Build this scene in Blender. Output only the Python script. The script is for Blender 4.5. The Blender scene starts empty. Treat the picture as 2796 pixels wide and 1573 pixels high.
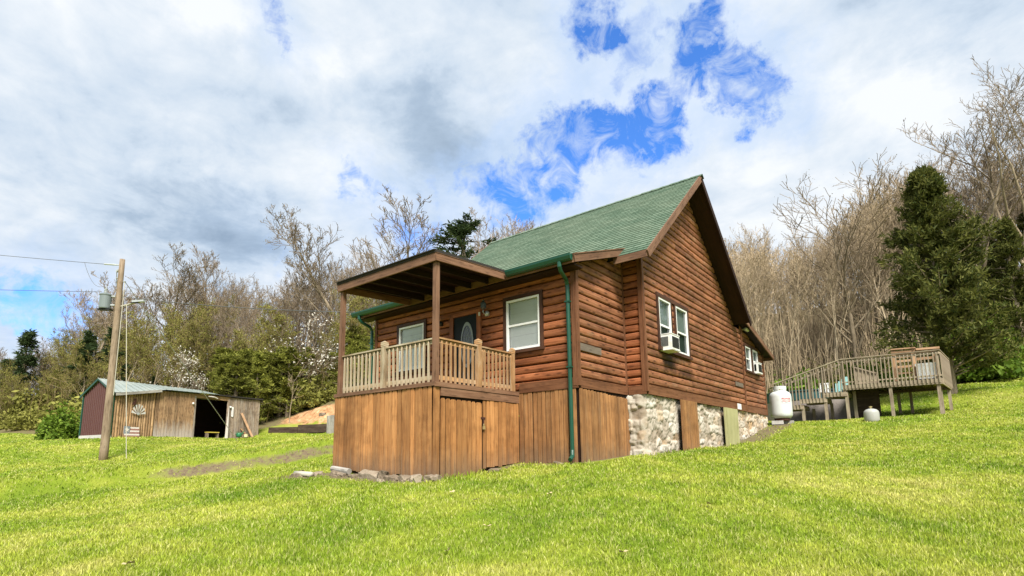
import bpy, math, random
import numpy as np
from mathutils import Vector, Matrix
R = math.radians
PI = math.pi
random.seed(7)
rng = np.random.default_rng(11)
scene = bpy.context.scene
col = scene.collection

# ------------------------------------------------------------------ camera
CAM = np.array([5.592, -9.224, -1.315]); YAW, PIT, ROL, FPX, PPY = -0.667, 0.155, -0.013, 1476.088, 1004.989
_cy, _sy, _cp, _sp, _cr, _sr = math.cos(YAW), math.sin(YAW), math.cos(PIT), math.sin(PIT), math.cos(ROL), math.sin(ROL)
FWD = np.array([_sy*_cp, _cy*_cp, _sp]); _r = np.array([_cy, -_sy, 0]); _u = np.cross(_r, FWD)
RGT = _cr*_r + _sr*_u; UPV = -_sr*_r + _cr*_u
cd = bpy.data.cameras.new('camera'); cam = bpy.data.objects.new('camera', cd); col.objects.link(cam)
cam.matrix_world = Matrix(((RGT[0], UPV[0], -FWD[0], CAM[0]), (RGT[1], UPV[1], -FWD[1], CAM[1]), (RGT[2], UPV[2], -FWD[2], CAM[2]), (0, 0, 0, 1)))
cd.sensor_width = 36; cd.lens = 36*FPX/2796; cd.shift_y = (PPY-786.5)/2796; cd.clip_end = 3000; cd.clip_start = .05
scene.camera = cam

def spot(px, w):
    """a place on the land: bearing (column of the photo) and distance ahead of the viewer"""
    u = (px-1398)/FPX
    return 5.592+w*(-.6106+.786*u), -9.224+w*(.7766+.618*u)

# ------------------------------------------------------------------ terrain
def _tps_fit(P, Z):
    n = len(P); d = np.linalg.norm(P[:, None]-P[None], axis=2); K = np.where(d > 0, d*d*np.log(d+1e-12), 0)+np.eye(n)*.6
    A = np.zeros((n+3, n+3)); A[:n, :n] = K; A[:n, n] = 1; A[:n, n+1:] = P; A[n, :n] = 1; A[n+1:, :n] = P.T
    return np.linalg.solve(A, np.concatenate([Z, [0, 0, 0]]))
_T = np.array([
 (5.6,-9.2,-2.92),(2.65,-5.5,-2.36),(-.8,-8.1,-2.42),(6,-2.9,-2.36),(8,-14,-3.6),(-4,-14,-3.2),(14,-6,-2.7),
 (-4.56,-2.45,-1.66),(-1.5,-2.45,-1.76),(-1.5,-1.2,-1.71),(-1.5,0,-1.56),(0,-.1,-1.53),(.5,2.1,-1.41),(.5,4.2,-1.32),(.5,7.4,-1.2),(.55,9.2,-1.08),(.6,11,-.8),(.6,12.7,-.47),
 (.9,13.5,-.33),(1.07,16.3,-.26),(2.9,16.3,-.17),(5.6,16.3,-.13),(8,16.9,-.1),(5.9,18.5,.02),(3,18.5,-.05),(6,10,-.95),(4,8,-1.2),(9,8,-1.05),(3,3,-1.6),(7,3,-1.85),(14,8,-.9),(14,16,.2),
 (9,26.3,1.95),(3,26,1.6),(-5,24,1.4),(6.2,21.6,1.0),(-1,19,.1),(-6,14,-.1),
 (-4.5,-4.5,-2.05),(-6.3,-.3,-1.28),(-7,-1,-1.5),(-7.6,-1.5,-1.62),(-9,-5,-2.0),(-10.2,-7.2,-2.2),(-6,-6.5,-2.25),(-16,-9,-2.4),
 (-18.9,-2.7,-1.42),(-12.8,1.6,-.72),(-10,8,-.25),(-7,5,-.5),(-24.8,-.6,-.44),(-25.4,3.5,-.34),(-26.4,7.4,-.16),(-23.9,9.6,-.16),(-28.6,-1.3,-.42),(-33,-4,-.5),(-23,-6,-1.1),(-30,2,-.3),(-30,6,-.1),
 (-27,11.2,1.5),(-22,12,1.5),(-31,12,1.8),(-40,15,5),(-35,30,9),(-48.5,5.6,4.2),(-41,10.8,4.2),(-32,18.4,5.5),(-53.4,1.3,1.2),(-60,-8,-1.5),(-45,-10,-1.5),(-60,12,6),(-55,30,11),(-20,30,6),(-20,45,10),(-15,18,2.2),
 (8,38,6.2),(4,50,11),(22,40,8),(25,22,3.2),(-10,40,6.2),(-10,52,10.5),(-6,30,2.6),(30,0,-1),(30,-15,-3),(10,-30,-5),(-30,-25,-4)])
_W = _tps_fit(_T[:, :2], _T[:, 2])
def sst(a, b, x):
    t = np.clip((x-a)/(b-a), 0, 1); return t*t*(3-2*t)
_sy_ = np.array([-12,-9,-6.6,-4.2,-2,-.4,1,2.5]); _sx_ = np.array([-11.8,-11,-10.4,-9.7,-8.9,-8.1,-7,-5.6])
def scarp_d(x, y):
    return np.interp(y, _sy_, _sx_) - x
def vnoise(x, y, s, seed):
    """smooth value noise, vectorised"""
    x = np.asarray(x, float)/s; y = np.asarray(y, float)/s
    xi = np.floor(x).astype(np.int64); yi = np.floor(y).astype(np.int64); fx = x-xi; fy = y-yi
    fx = fx*fx*(3-2*fx); fy = fy*fy*(3-2*fy)
    def h(a, b):
        n = (a*374761393 + b*668265263 + seed*974634777) & 0x7fffffff
        n = ((n ^ (n >> 13))*1274126177) & 0x7fffffff
        return ((n ^ (n >> 16)) & 0xffff)/65535.
    return (h(xi, yi)*(1-fx)+h(xi+1, yi)*fx)*(1-fy)+(h(xi, yi+1)*(1-fx)+h(xi+1, yi+1)*fx)*fy
def terrain(x, y):
    x = np.atleast_1d(np.asarray(x, float)); y = np.atleast_1d(np.asarray(y, float))
    # far away the land flattens: pull the query back towards the modelled area
    r = np.hypot(x+12, y-12); k = np.where(r > 62, (62+14*(1-np.exp(-(r-62)/40)))/np.maximum(r, 1e-6), 1)
    qx = -12+(x+12)*k; qy = 12+(y-12)*k
    n = len(_T); z = np.zeros_like(qx)
    for i in range(n):
        d2 = (qx-_T[i, 0])**2+(qy-_T[i, 1])**2
        z += _W[i]*.5*d2*np.log(d2+1e-12)
    z += _W[n]+_W[n+1]*qx+_W[n+2]*qy
    d = scarp_d(x, y)
    f = sst(-11.5, -8, y)*(1-sst(.6, 2.4, y))
    z += f*(.34*sst(0, .75, d)*np.exp(-np.maximum(0, d-.75)/4)-.06*np.exp(-((d+.25)/.35)**2))
    cl_ = np.exp(-(((x+25)/5.)**2+((y-11.8-.25*(x+25))/1.8)**2))
    z += cl_*((vnoise(x, y, .9, 61)-.5)*.5+(vnoise(x, y, .35, 62)-.5)*.22)
    z += (vnoise(x, y, 1.7, 3)-.5)*.07+(vnoise(x, y, .6, 4)-.5)*.025
    return z
def tz(x, y): return float(terrain(x, y)[0])
# edge of the mown grass, as a radius about (-8, 0) by bearing
_edge = [(12,27.5),(6,25),(0,22),(-8,18),(-16,13.2),(-22,10.6),(-27.5,9.4),(-31,4),(-35,-1),(-46,-6.5),(-62,-14),(-60,-40),(40,-40),(60,10),(30,24),(18,27)]
_ea = np.array([math.atan2(b, a+8) for a, b in _edge]); _er = np.array([math.hypot(a+8, b) for a, b in _edge])
_o = np.argsort(_ea); _ea, _er = _ea[_o], _er[_o]
def beyond_lawn(x, y):
    a = np.arctan2(y, x+8); r = np.hypot(x+8, y)
    return r-np.interp(a, _ea, _er, period=2*PI)

# ------------------------------------------------------------------ building blocks
class MB:
    def __init__(s): s.v = []; s.f = []; s.uv = []
    def face(s, pts, uvs):
        b = len(s.v); s.v += [tuple(p) for p in pts]; s.f.append(tuple(range(b, b+len(pts)))); s.uv += list(uvs)
    def bar(s, p0, p1, w, h, up=(0, 0, 1), bev=0):
        """rectangular bar from p0 to p1; w across, h along up; grain runs along it"""
        p0, p1 = Vector(p0), Vector(p1); d = (p1-p0); L = d.length; d.normalize(); up = Vector(up)
        sd = d.cross(up)
        if sd.length < 1e-4: sd = d.cross(Vector((1, 0, 0)))
        sd.normalize(); up = sd.cross(d).normalized()
        a, b = sd*w/2, up*h/2; ou, ov = random.uniform(0, 40), random.uniform(0, 40)
        q = [p0-a-b, p0+a-b, p0+a+b, p0-a+b, p1-a-b, p1+a-b, p1+a+b, p1-a+b]
        base = len(s.v); s.v += [tuple(x) for x in q]
        for idx, ww in (((0,1,5,4), w), ((1,2,6,5), h), ((2,3,7,6), w), ((3,0,4,7), h)):
            s.f.append(tuple(base+i for i in idx)); s.uv += [(ou, ov), (ou, ov+ww), (ou+L, ov+ww), (ou+L, ov)]; ov += ww+.3
        for idx in ((3,2,1,0), (4,5,6,7)):
            s.f.append(tuple(base+i for i in idx)); s.uv += [(ou, ov), (ou+.02, ov), (ou+.02, ov+.05), (ou, ov+.05)]
    def box(s, x0, x1, y0, y1, z0, z1):
        dx, dy, dz = x1-x0, y1-y0, z1-z0; m = max(dx, dy, dz)
        cx, cy, cz = (x0+x1)/2, (y0+y1)/2, (z0+z1)/2
        if m == dx: s.bar((x0, cy, cz), (x1, cy, cz), dy, dz)
        elif m == dy: s.bar((cx, y0, cz), (cx, y1, cz), dx, dz)
        else: s.bar((cx, cy, z0), (cx, cy, z1), dy, dx, (1, 0, 0))
    def tube(s, pts, rad, n=8, cap=True):
        pts = [Vector(p) for p in pts]; rad = [rad]*len(pts) if not hasattr(rad, '__len__') else rad
        base = len(s.v); L = 0; k = random.uniform(0, 30); prev = None; Ls = []
        for i, p in enumerate(pts):
            d = (pts[min(i+1, len(pts)-1)]-pts[max(i-1, 0)]).normalized()
            if prev is None:
                a = d.cross(Vector((0, 0, 1)));  a = a if a.length > 1e-3 else d.cross(Vector((1, 0, 0)))
            else: a = prev-d*prev.dot(d)
            a.normalize(); prev = a; b = d.cross(a)
            if i: L += (p-pts[i-1]).length
            Ls.append(L)
            for j in range(n):
                t = 2*PI*j/n; s.v.append(tuple(p+(a*math.cos(t)+b*math.sin(t))*rad[i]))
        for i in range(len(pts)-1):
            for j in range(n):
                jj = (j+1) % n; s.f.append((base+i*n+j, base+i*n+jj, base+(i+1)*n+jj, base+(i+1)*n+j))
                c = 2*PI*rad[i]/n; s.uv += [(k+Ls[i], j*c), (k+Ls[i], (j+1)*c), (k+Ls[i+1], (j+1)*c), (k+Ls[i+1], j*c)]
        if cap:
            for o, rev in ((base, 1), (base+(len(pts)-1)*n, 0)):
                r = list(range(o, o+n)); r = r[::-1] if rev else r
                s.f.append(tuple(r)); s.uv += [(k, 0)]*n
    def lathe(s, c, prof, n=24, axis='z'):
        base = len(s.v)
        for r, z in prof:
            for j in range(n):
                t = 2*PI*j/n; a, b = r*math.cos(t), r*math.sin(t)
                s.v.append((c[0]+a, c[1]+b, c[2]+z) if axis == 'z' else (c[0]+z, c[1]+a, c[2]+b))
        for i in range(len(prof)-1):
            for j in range(n):
                jj = (j+1) % n; s.f.append((base+i*n+j, base+i*n+jj, base+(i+1)*n+jj, base+(i+1)*n+j))
                s.uv += [(j/n, i), (j/n, i), (j/n, i+1), (j/n, i+1)]
    def build(s, name, mat, parent=None, label=None, smooth=False, off=(0, 0, 0)):
        me = bpy.data.meshes.new(name)
        o = Vector(off)
        if parent is not None: o = o+WLOC.get(parent.name, Vector((0, 0, 0)))
        me.from_pydata([(x-o.x, y-o.y, z-o.z) for x, y, z in s.v], [], s.f)
        ul = me.uv_layers.new(name='UVMap'); ul.data.foreach_set('uv', np.array(s.uv, np.float32).ravel())
        me.materials.append(mat)
        if smooth: me.polygons.foreach_set('use_smooth', [True]*len(me.polygons))
        ob = bpy.data.objects.new(name, me); col.objects.link(ob)
        if parent is not None: ob.parent = parent; WLOC[ob.name] = o
        elif any(off): ob.location = off; WLOC[ob.name] = o
        if label: ob['label'] = label
        return ob
WLOC = {}
def tag(o, label, cat, group=None):
    o['label'] = label; o['category'] = cat
    if group: o['group'] = group
    return o
def thing(name, label, cat, loc=(0, 0, 0), group=None):
    o = bpy.data.objects.new(name, None); col.objects.link(o); o.location = loc; o.empty_display_size = .2
    WLOC[o.name] = Vector(loc); return tag(o, label, cat, group)
def npmesh(name, V, F, mat, smooth=False, k=3):
    me = bpy.data.meshes.new(name); V = np.asarray(V, np.float32); F = np.asarray(F, np.int32)
    me.vertices.add(len(V)); me.vertices.foreach_set('co', V.ravel())
    me.loops.add(F.size); me.loops.foreach_set('vertex_index', F.ravel())
    me.polygons.add(len(F)); me.polygons.foreach_set('loop_start', np.arange(len(F), dtype=np.int32)*k); me.polygons.foreach_set('loop_total', np.full(len(F), k, np.int32))
    if smooth: me.polygons.foreach_set('use_smooth', np.ones(len(F), bool))
    me.materials.append(mat); me.update(calc_edges=True); return me
def link(name, me, parent=None, loc=(0, 0, 0)):
    o = bpy.data.objects.new(name, me); col.objects.link(o); o.location = loc
    if parent is not None: o.parent = parent
    return o

# ------------------------------------------------------------------ materials
class NT:
    def __init__(s, name):
        s.m = bpy.data.materials.new(name); s.m.use_nodes = True; s.t = s.m.node_tree; s.b = s.t.nodes['Principled BSDF']
    def n(s, typ, **kw):
        x = s.t.nodes.new(typ)
        for k, v in kw.items():
            if k.startswith('i_'): x.inputs[k[2:].replace('_', ' ')].default_value = v
            else: setattr(x, k, v)
        return x
    def l(s, a, b): s.t.links.new(a, b)
    def ramp(s, fac, stops):
        r = s.n('ShaderNodeValToRGB'); e = r.color_ramp.elements
        while len(e) < len(stops): e.new(.5)
        for i, (p, c) in enumerate(stops): e[i].position = p; e[i].color = (*c, 1) if len(c) == 3 else c
        s.l(fac, r.inputs[0]); return r.outputs[0]
    def mix(s, fac, a, b, mode='MIX'):
        x = s.n('ShaderNodeMix', data_type='RGBA', blend_type=mode)
        for v, i in ((fac, 0), (a, 6), (b, 7)):
            if hasattr(v, 'is_output'): s.l(v, x.inputs[i])
            else: x.inputs[i].default_value = v if i == 0 else (*v, 1)
        return x.outputs[2]
    def math(s, op, a, b=0.):
        x = s.n('ShaderNodeMath', operation=op)
        for v, i in ((a, 0), (b, 1)):
            if hasattr(v, 'is_output'): s.l(v, x.inputs[i])
            else: x.inputs[i].default_value = v
        return x.outputs[0]
    def noise(s, vec, scale, detail=4, rough=.55, dist=0.):
        x = s.n('ShaderNodeTexNoise'); x.inputs['Scale'].default_value = scale; x.inputs['Detail'].default_value = detail; x.inputs['Roughness'].default_value = rough; x.inputs['Distortion'].default_value = dist
        if vec is not None: s.l(vec, x.inputs['Vector'])
        return x.outputs['Fac']
    def map(s, vec, sc, loc=(0, 0, 0)):
        x = s.n('ShaderNodeMapping'); x.inputs['Scale'].default_value = sc; x.inputs['Location'].default_value = loc; s.l(vec, x.inputs['Vector']); return x.outputs[0]
    def coord(s, k='Object'): return s.n('ShaderNodeTexCoord').outputs[k]
    def island(s): return s.n('ShaderNodeNewGeometry').outputs['Random Per Island']
    def bump(s, h, strength=.3, dist=.01):
        b = s.n('ShaderNodeBump'); b.inputs['Strength'].default_value = strength; b.inputs['Distance'].default_value = dist
        s.l(h, b.inputs['Height']); s.l(b.outputs[0], s.b.inputs['Normal'])
    def done(s, color, rough=.7, spec=.3, metal=0.):
        if hasattr(color, 'is_output'): s.l(color, s.b.inputs['Base Color'])
        else: s.b.inputs['Base Color'].default_value = (*color, 1)
        if hasattr(rough, 'is_output'): s.l(rough, s.b.inputs['Roughness'])
        else: s.b.inputs['Roughness'].default_value = rough
        s.b.inputs['Specular IOR Level'].default_value = spec; s.b.inputs['Metallic'].default_value = metal
        return s.m
def wood(name, dark, mid, light, rough=.65, grey=None, grey_amt=0., knots=.5, vary=.5, spec=.25, stain=.5, marks=(), low=None, mud=None):
    N = NT(name); uv = N.coord('UV'); isl = N.island()
    off = N.n('ShaderNodeVectorMath', operation='ADD'); N.l(uv, off.inputs[0])
    cm = N.n('ShaderNodeCombineXYZ'); N.l(N.math('MULTIPLY', isl, 57.), cm.inputs[2]); N.l(cm.outputs[0], off.inputs[1]); v = off.outputs[0]
    g = N.noise(N.map(v, (1.6, 34, 1)), 1., 6, .65, .6)
    g2 = N.noise(N.map(v, (.9, 6, 1)), 1., 3, .5, 1.2)
    gg = N.math('ADD', N.math('MULTIPLY', g, .6), N.math('MULTIPLY', g2, .4))
    c = N.ramp(gg, [(.3, dark), (.48, mid), (.68, light)])
    # each board its own tone
    tone = N.math('ADD', N.math('MULTIPLY', N.n('ShaderNodeTexWhiteNoise', noise_dimensions='1D').outputs[0], 0), 1-vary*.5)
    wn = N.n('ShaderNodeTexWhiteNoise', noise_dimensions='1D'); N.l(isl, wn.inputs['W'])
    tone = N.math('ADD', N.math('MULTIPLY', wn.outputs[0], vary), 1-vary*.55)
    cc = N.n('ShaderNodeCombineColor'); N.l(tone, cc.inputs[0]); N.l(tone, cc.inputs[1]); N.l(tone, cc.inputs[2])
    c = N.mix(1., c, cc.outputs[0], 'MULTIPLY')
    if knots:
        vo = N.n('ShaderNodeTexVoronoi', voronoi_dimensions='2D'); vo.inputs['Scale'].default_value = 1.; N.l(N.map(v, (2.2, 7.5, 1)), vo.inputs['Vector'])
        k = N.ramp(vo.outputs['Distance'], [(0., (1, 1, 1)), (.10, (.75,)*3), (.2, (0, 0, 0))])
        c = N.mix(N.math('MULTIPLY', k, knots), c, tuple(x*.3 for x in dark))
    ob = N.coord('Object')
    if stain:
        st = N.ramp(N.noise(N.map(ob, (1, 1, 1.6)), 1.3, 5, .65), [(.45, (0, 0, 0)), (.75, (1, 1, 1))])
        c = N.mix(N.math('MULTIPLY', st, stain), c, tuple(x*.45 for x in dark))
    if grey:
        gm = N.ramp(N.noise(N.map(v, (1.1, 5, 1)), 1., 5, .7), [(.5-.3*grey_amt, (0, 0, 0)), (.8-.3*grey_amt, (1, 1, 1))])
        c = N.mix(gm, c, grey)
    if mud:
        sz2 = N.n('ShaderNodeSeparateXYZ'); N.l(N.n('ShaderNodeNewGeometry').outputs['Position'], sz2.inputs[0])
        sk = N.noise(N.map(v, (.5, 14, 1)), 1, 5, .7)
        k = N.ramp(N.math('SUBTRACT', N.math('MULTIPLY', sk, 1.1), N.math('MULTIPLY', N.math('SUBTRACT', sz2.outputs[2], mud[0]), .95)), [(.15, (0, 0, 0)), (.75, (.8,)*3)])
        c = N.mix(k, c, mud[1])
        c = N.mix(N.ramp(N.noise(N.map(v, (.35, 18, 1)), 1, 4, .6), [(.5, (0, 0, 0)), (.75, (.55,)*3)]), c, tuple(x*.55 for x in mid))
    if low:
        sz = N.n('ShaderNodeSeparateXYZ'); N.l(N.n('ShaderNodeNewGeometry').outputs['Position'], sz.inputs[0])
        k = N.ramp(N.math('ADD', N.math('MULTIPLY', sz.outputs[2], .7), N.math('MULTIPLY', N.noise(N.map(v, (1.2, 9, 1)), 1, 5, .7), 1.1)), [(.42, (.85,)*3), (.95, (0, 0, 0))])
        c = N.mix(k, c, low[2])
    for (pp, rad, amt) in marks:
        sb = N.n('ShaderNodeVectorMath', operation='SUBTRACT'); N.l(N.n('ShaderNodeNewGeometry').outputs['Position'], sb.inputs[0]); sb.inputs[1].default_value = pp
        dv = N.n('ShaderNodeVectorMath', operation='DIVIDE'); N.l(sb.outputs[0], dv.inputs[0]); dv.inputs[1].default_value = rad
        ln = N.n('ShaderNodeVectorMath', operation='LENGTH'); N.l(dv.outputs[0], ln.inputs[0])
        k = N.ramp(N.math('ADD', ln.outputs['Value'], N.math('MULTIPLY', N.math('SUBTRACT', N.noise(N.map(ob, (1, 1, 3)), 4, 5, .7), .5), 1.3)), [(.35, (amt,)*3), (1., (0, 0, 0))])
        c = N.mix(k, c, tuple(x*.25 for x in dark))
    N.bump(g, .35, .006)
    return N.done(c, rough, spec)
def plain(name, c, rough=.5, spec=.4, metal=0., nz=.15, scale=6., dirt=None):
    N = NT(name); ob = N.coord('Object'); f = N.noise(ob, scale, 5, .6)
    cc = N.mix(f, tuple(x*(1-nz) for x in c), tuple(min(1, x*(1+nz)) for x in c))
    if dirt: cc = N.mix(N.ramp(N.noise(ob, scale*.6, 6, .7), [(.5, (0, 0, 0)), (.72, (1, 1, 1))]), cc, dirt)
    r = N.math('ADD', N.math('MULTIPLY', f, .25), rough-.12)
    return N.done(cc, r, spec, metal)

M = {}
M['log'] = wood('stained_log', (.085,.032,.016), (.265,.105,.05), (.385,.17,.085), .62, knots=.75, vary=.6, stain=.65, grey=(.30,.19,.11), grey_amt=-.15, marks=[((.47, 3.6, .86), (1, .75, .3), .9), ((.47, 4.6, .66), (1, .9, .18), .75), ((.47, 2.55, 1.62), (1, .3, .12), .55)])
M['logred'] = wood('red_stained_log', (.11,.034,.014), (.30,.10,.04), (.43,.165,.072), .58, knots=.65, vary=.55, stain=.5)
M['trim'] = wood('dark_brown_trim', (.03,.013,.008), (.062,.027,.015), (.105,.048,.027), .6, knots=.3, vary=.3)
M['sill'] = wood('brown_sill_board', (.07,.026,.012), (.17,.07,.032), (.25,.11,.055), .6, knots=.3, vary=.2, stain=.4)
M['fascia'] = wood('brown_fascia', (.08,.038,.02), (.19,.098,.056), (.28,.158,.096), .65, knots=.4, vary=.3, stain=.35)
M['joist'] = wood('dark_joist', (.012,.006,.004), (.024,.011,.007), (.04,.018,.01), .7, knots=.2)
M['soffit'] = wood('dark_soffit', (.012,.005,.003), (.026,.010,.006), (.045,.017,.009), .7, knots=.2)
M['skirt'] = wood('orange_picket', (.17,.065,.02), (.40,.18,.062), (.53,.265,.10), .68, knots=.3, vary=.55, stain=.55, mud=(-1.62, (.17,.125,.085)))
M['skirt2'] = wood('brown_picket', (.12,.05,.019), (.32,.15,.057), (.45,.235,.095), .7, knots=.3, mud=(-1.5, (.15,.115,.08)), vary=.45, stain=.5, grey=(.25,.15,.08), grey_amt=-.1)
M['rail'] = wood('worn_railing', (.20,.10,.04), (.42,.23,.10), (.54,.34,.18), .7, knots=.3, vary=.4, stain=.35, grey=(.46,.37,.26), grey_amt=.0)
M['railgrey'] = wood('peeling_railing', (.15,.095,.05), (.36,.26,.15), (.49,.39,.26), .75, knots=.25, vary=.5, stain=.55, grey=(.52,.45,.33), grey_amt=.25)
M['deck'] = wood('weathered_deck', (.15,.105,.07), (.355,.28,.20), (.50,.41,.31), .8, knots=.3, vary=.55, stain=.45, grey=(.42,.37,.25), grey_amt=.1)
M['deckrack'] = wood('tan_rack', (.30,.16,.08), (.50,.30,.17), (.60,.40,.25), .75, vary=.3, stain=.2)
M['barn'] = wood('barn_board', (.13,.07,.03), (.37,.225,.11), (.52,.35,.19), .8, knots=.6, vary=.5, stain=.5, grey=(.30,.22,.15), grey_amt=-.1)
M['barngrey'] = wood('grey_barn_board', (.10,.065,.045), (.28,.205,.145), (.43,.345,.265), .85, knots=.5, vary=.75, stain=.6, grey=(.40,.35,.30), grey_amt=.1)
M['barnmix'] = wood('weathered_barn_board', (.11,.06,.03), (.30,.18,.095), (.44,.29,.165), .8, knots=.6, vary=.7, stain=.6, low=(-.05, .75, (.46,.40,.35)))
M['greyfence'] = wood('grey_fence', (.22,.20,.18), (.40,.37,.33), (.52,.49,.44), .85, vary=.4)
M['tie'] = wood('creosote_tie', (.03,.018,.012), (.07,.045,.03), (.15,.11,.08), .85, vary=.6)
M['pole'] = wood('pole_wood', (.12,.08,.05), (.265,.195,.13), (.37,.29,.205), .8, knots=.35, vary=.1, stain=.4)
M['white'] = plain('white_vinyl', (.80,.80,.77), .4, .4, nz=.05)
M['blind'] = plain('white_blind', (.93,.93,.90), .6, .3, nz=.04)
M['green'] = plain('green_gutter', (.006,.062,.036), .35, .5, nz=.2, scale=3)
M['dooru'] = plain('dark_door', (.005,.009,.010), .6, .25, nz=.2)
M['lead'] = plain('door_oval', (.26,.31,.31), .35, .5, nz=.25, scale=30)
M['leaded'] = plain('leaded_glass', (.06,.075,.08), .2, .6, nz=.8, scale=18)
M['black'] = plain('black_metal', (.015,.015,.015), .45, .4)
M['steel'] = plain('steel', (.45,.45,.44), .4, .5, .7)
M['brass'] = plain('brass', (.55,.45,.22), .35, .5, .6)
M['ac'] = plain('ac_white', (.78,.78,.75), .45, .4, nz=.05, dirt=(.55,.52,.42))
M['acgrille'] = plain('ac_grille', (.05,.052,.052), .6, .3, nz=.5, scale=25)
M['tank'] = plain('tank_white', (.60,.63,.61), .42, .45, nz=.05, scale=4, dirt=(.47,.47,.40))
M['cyl'] = plain('cylinder_grey', (.36,.36,.33), .5, .4, nz=.12, dirt=(.33,.31,.27))
M['red'] = plain('red_print', (.55,.06,.08), .5)
M['greyprint'] = plain('grey_print', (.35,.36,.40), .5)
M['metalred'] = plain('brown_metal_siding', (.115,.052,.046), .5, .4, nz=.12, scale=2)
M['metalroof'] = plain('pale_metal_roof', (.27,.31,.285), .35, .5, .2, nz=.12, scale=2, dirt=(.40,.42,.36))
M['concrete'] = plain('concrete', (.50,.48,.45), .9, .2, nz=.25, scale=5, dirt=(.35,.33,.30))
M['block'] = plain('grey_pool_wall', (.27,.235,.215), .85, .2, nz=.3, scale=5, dirt=(.17,.15,.13))
M['pooltarp'] = plain('turquoise_liner', (.022,.075,.075), .45, .4, nz=.5, scale=3, dirt=(.01,.025,.028))
M['raft'] = plain('turquoise_float', (.25,.47,.45), .35, .4, nz=.1)
M['plastic'] = plain('white_plastic', (.82,.82,.80), .4, .4, nz=.04)
M['pot'] = plain('green_pot', (.02,.14,.06), .4, .4)
M['cream'] = plain('cream_tub', (.75,.66,.42), .5, .3)
M['yellow'] = plain('yellow_board', (.55,.42,.08), .6, .3)
M['bulb'] = plain('frosted_bulb', (.75,.73,.66), .3, .5)
M['galv'] = plain('galvanised', (.50,.52,.52), .45, .5, .5, nz=.2)
M['xfmr'] = plain('transformer_grey', (.17,.20,.20), .45, .4, nz=.12)
M['rope'] = plain('pale_conduit', (.46,.43,.35), .7, .2)
M['wire'] = plain('wire', (.10,.10,.10), .6, .3)
M['strand'] = plain('steel_strand', (.36,.35,.32), .6, .3)
M['rust'] = plain('rusty_metal', (.06,.025,.018), .8, .2)
M['olive'] = wood('olive_panel', (.22,.21,.09), (.37,.35,.17), (.45,.43,.24), .8, knots=0, vary=.1, stain=.2)
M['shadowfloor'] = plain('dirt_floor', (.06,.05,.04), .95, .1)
M['patch'] = wood('bare_patch', (.10,.075,.055), (.19,.15,.115), (.26,.21,.165), .8)

def shingle_mat():
    N = NT('green_shingle'); uv = N.coord('UV')
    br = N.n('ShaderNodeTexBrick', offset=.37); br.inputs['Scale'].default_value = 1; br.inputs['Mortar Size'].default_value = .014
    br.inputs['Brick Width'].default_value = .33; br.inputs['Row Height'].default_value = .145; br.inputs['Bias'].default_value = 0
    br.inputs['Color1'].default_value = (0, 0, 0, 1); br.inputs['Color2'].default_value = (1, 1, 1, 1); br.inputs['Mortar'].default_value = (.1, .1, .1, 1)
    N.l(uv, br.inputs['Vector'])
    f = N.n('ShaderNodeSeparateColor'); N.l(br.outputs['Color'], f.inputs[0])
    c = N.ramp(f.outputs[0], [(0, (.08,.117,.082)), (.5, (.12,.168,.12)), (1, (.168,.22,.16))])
    c = N.mix(N.math('MULTIPLY', br.outputs['Fac'], .85), c, (.03,.055,.032))  # dark shingle butts and joints, with the shade line under each course painted in
    gr = N.noise(N.map(uv, (1, 1, 1)), 160, 3, .7)
    c = N.mix(N.math('MULTIPLY', gr, .55), c, (.06,.12,.065))
    w = N.ramp(N.noise(N.map(uv, (.5, .8, 1)), 1.1, 5, .65), [(.4, (0, 0, 0)), (.75, (1, 1, 1))])
    c = N.mix(N.math('MULTIPLY', w, .45), c, (.19,.215,.15))
    N.bump(gr, .4, .004)
    return N.done(c, .88, .2)
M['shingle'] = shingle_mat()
M['darkshingle'] = plain('dark_shingle', (.035,.03,.026), .9, .2, nz=.4, scale=30)

def glass_mat(name, tint=(.55,.65,.62), rough=.02):
    N = NT(name); t = N.t; t.nodes.remove(N.b)
    out = t.nodes['Material Output']; g = N.n('ShaderNodeBsdfGlossy'); g.inputs['Roughness'].default_value = rough; g.inputs['Color'].default_value = (.9,.95,1, 1)
    tr = N.n('ShaderNodeBsdfTransparent'); tr.inputs['Color'].default_value = (*tint, 1)
    fr = N.n('ShaderNodeFresnel'); fr.inputs['IOR'].default_value = 1.55
    mx = N.n('ShaderNodeMixShader'); N.l(N.math('ADD', N.math('MULTIPLY', fr.outputs[0], .8), .01), mx.inputs[0]); N.l(tr.outputs[0], mx.inputs[1]); N.l(g.outputs[0], mx.inputs[2]); N.l(mx.outputs[0], out.inputs[0])
    return N.m
M['glass'] = glass_mat('window_glass', (.95,.97,.95))
M['glassup'] = glass_mat('tinted_glass', (.80,.84,.77))
M['glassdark'] = glass_mat('screened_glass', (.42,.47,.45), .08)
M['curtain'] = plain('curtain', (.36,.44,.42), .8, .2, nz=.2, scale=5)

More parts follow.
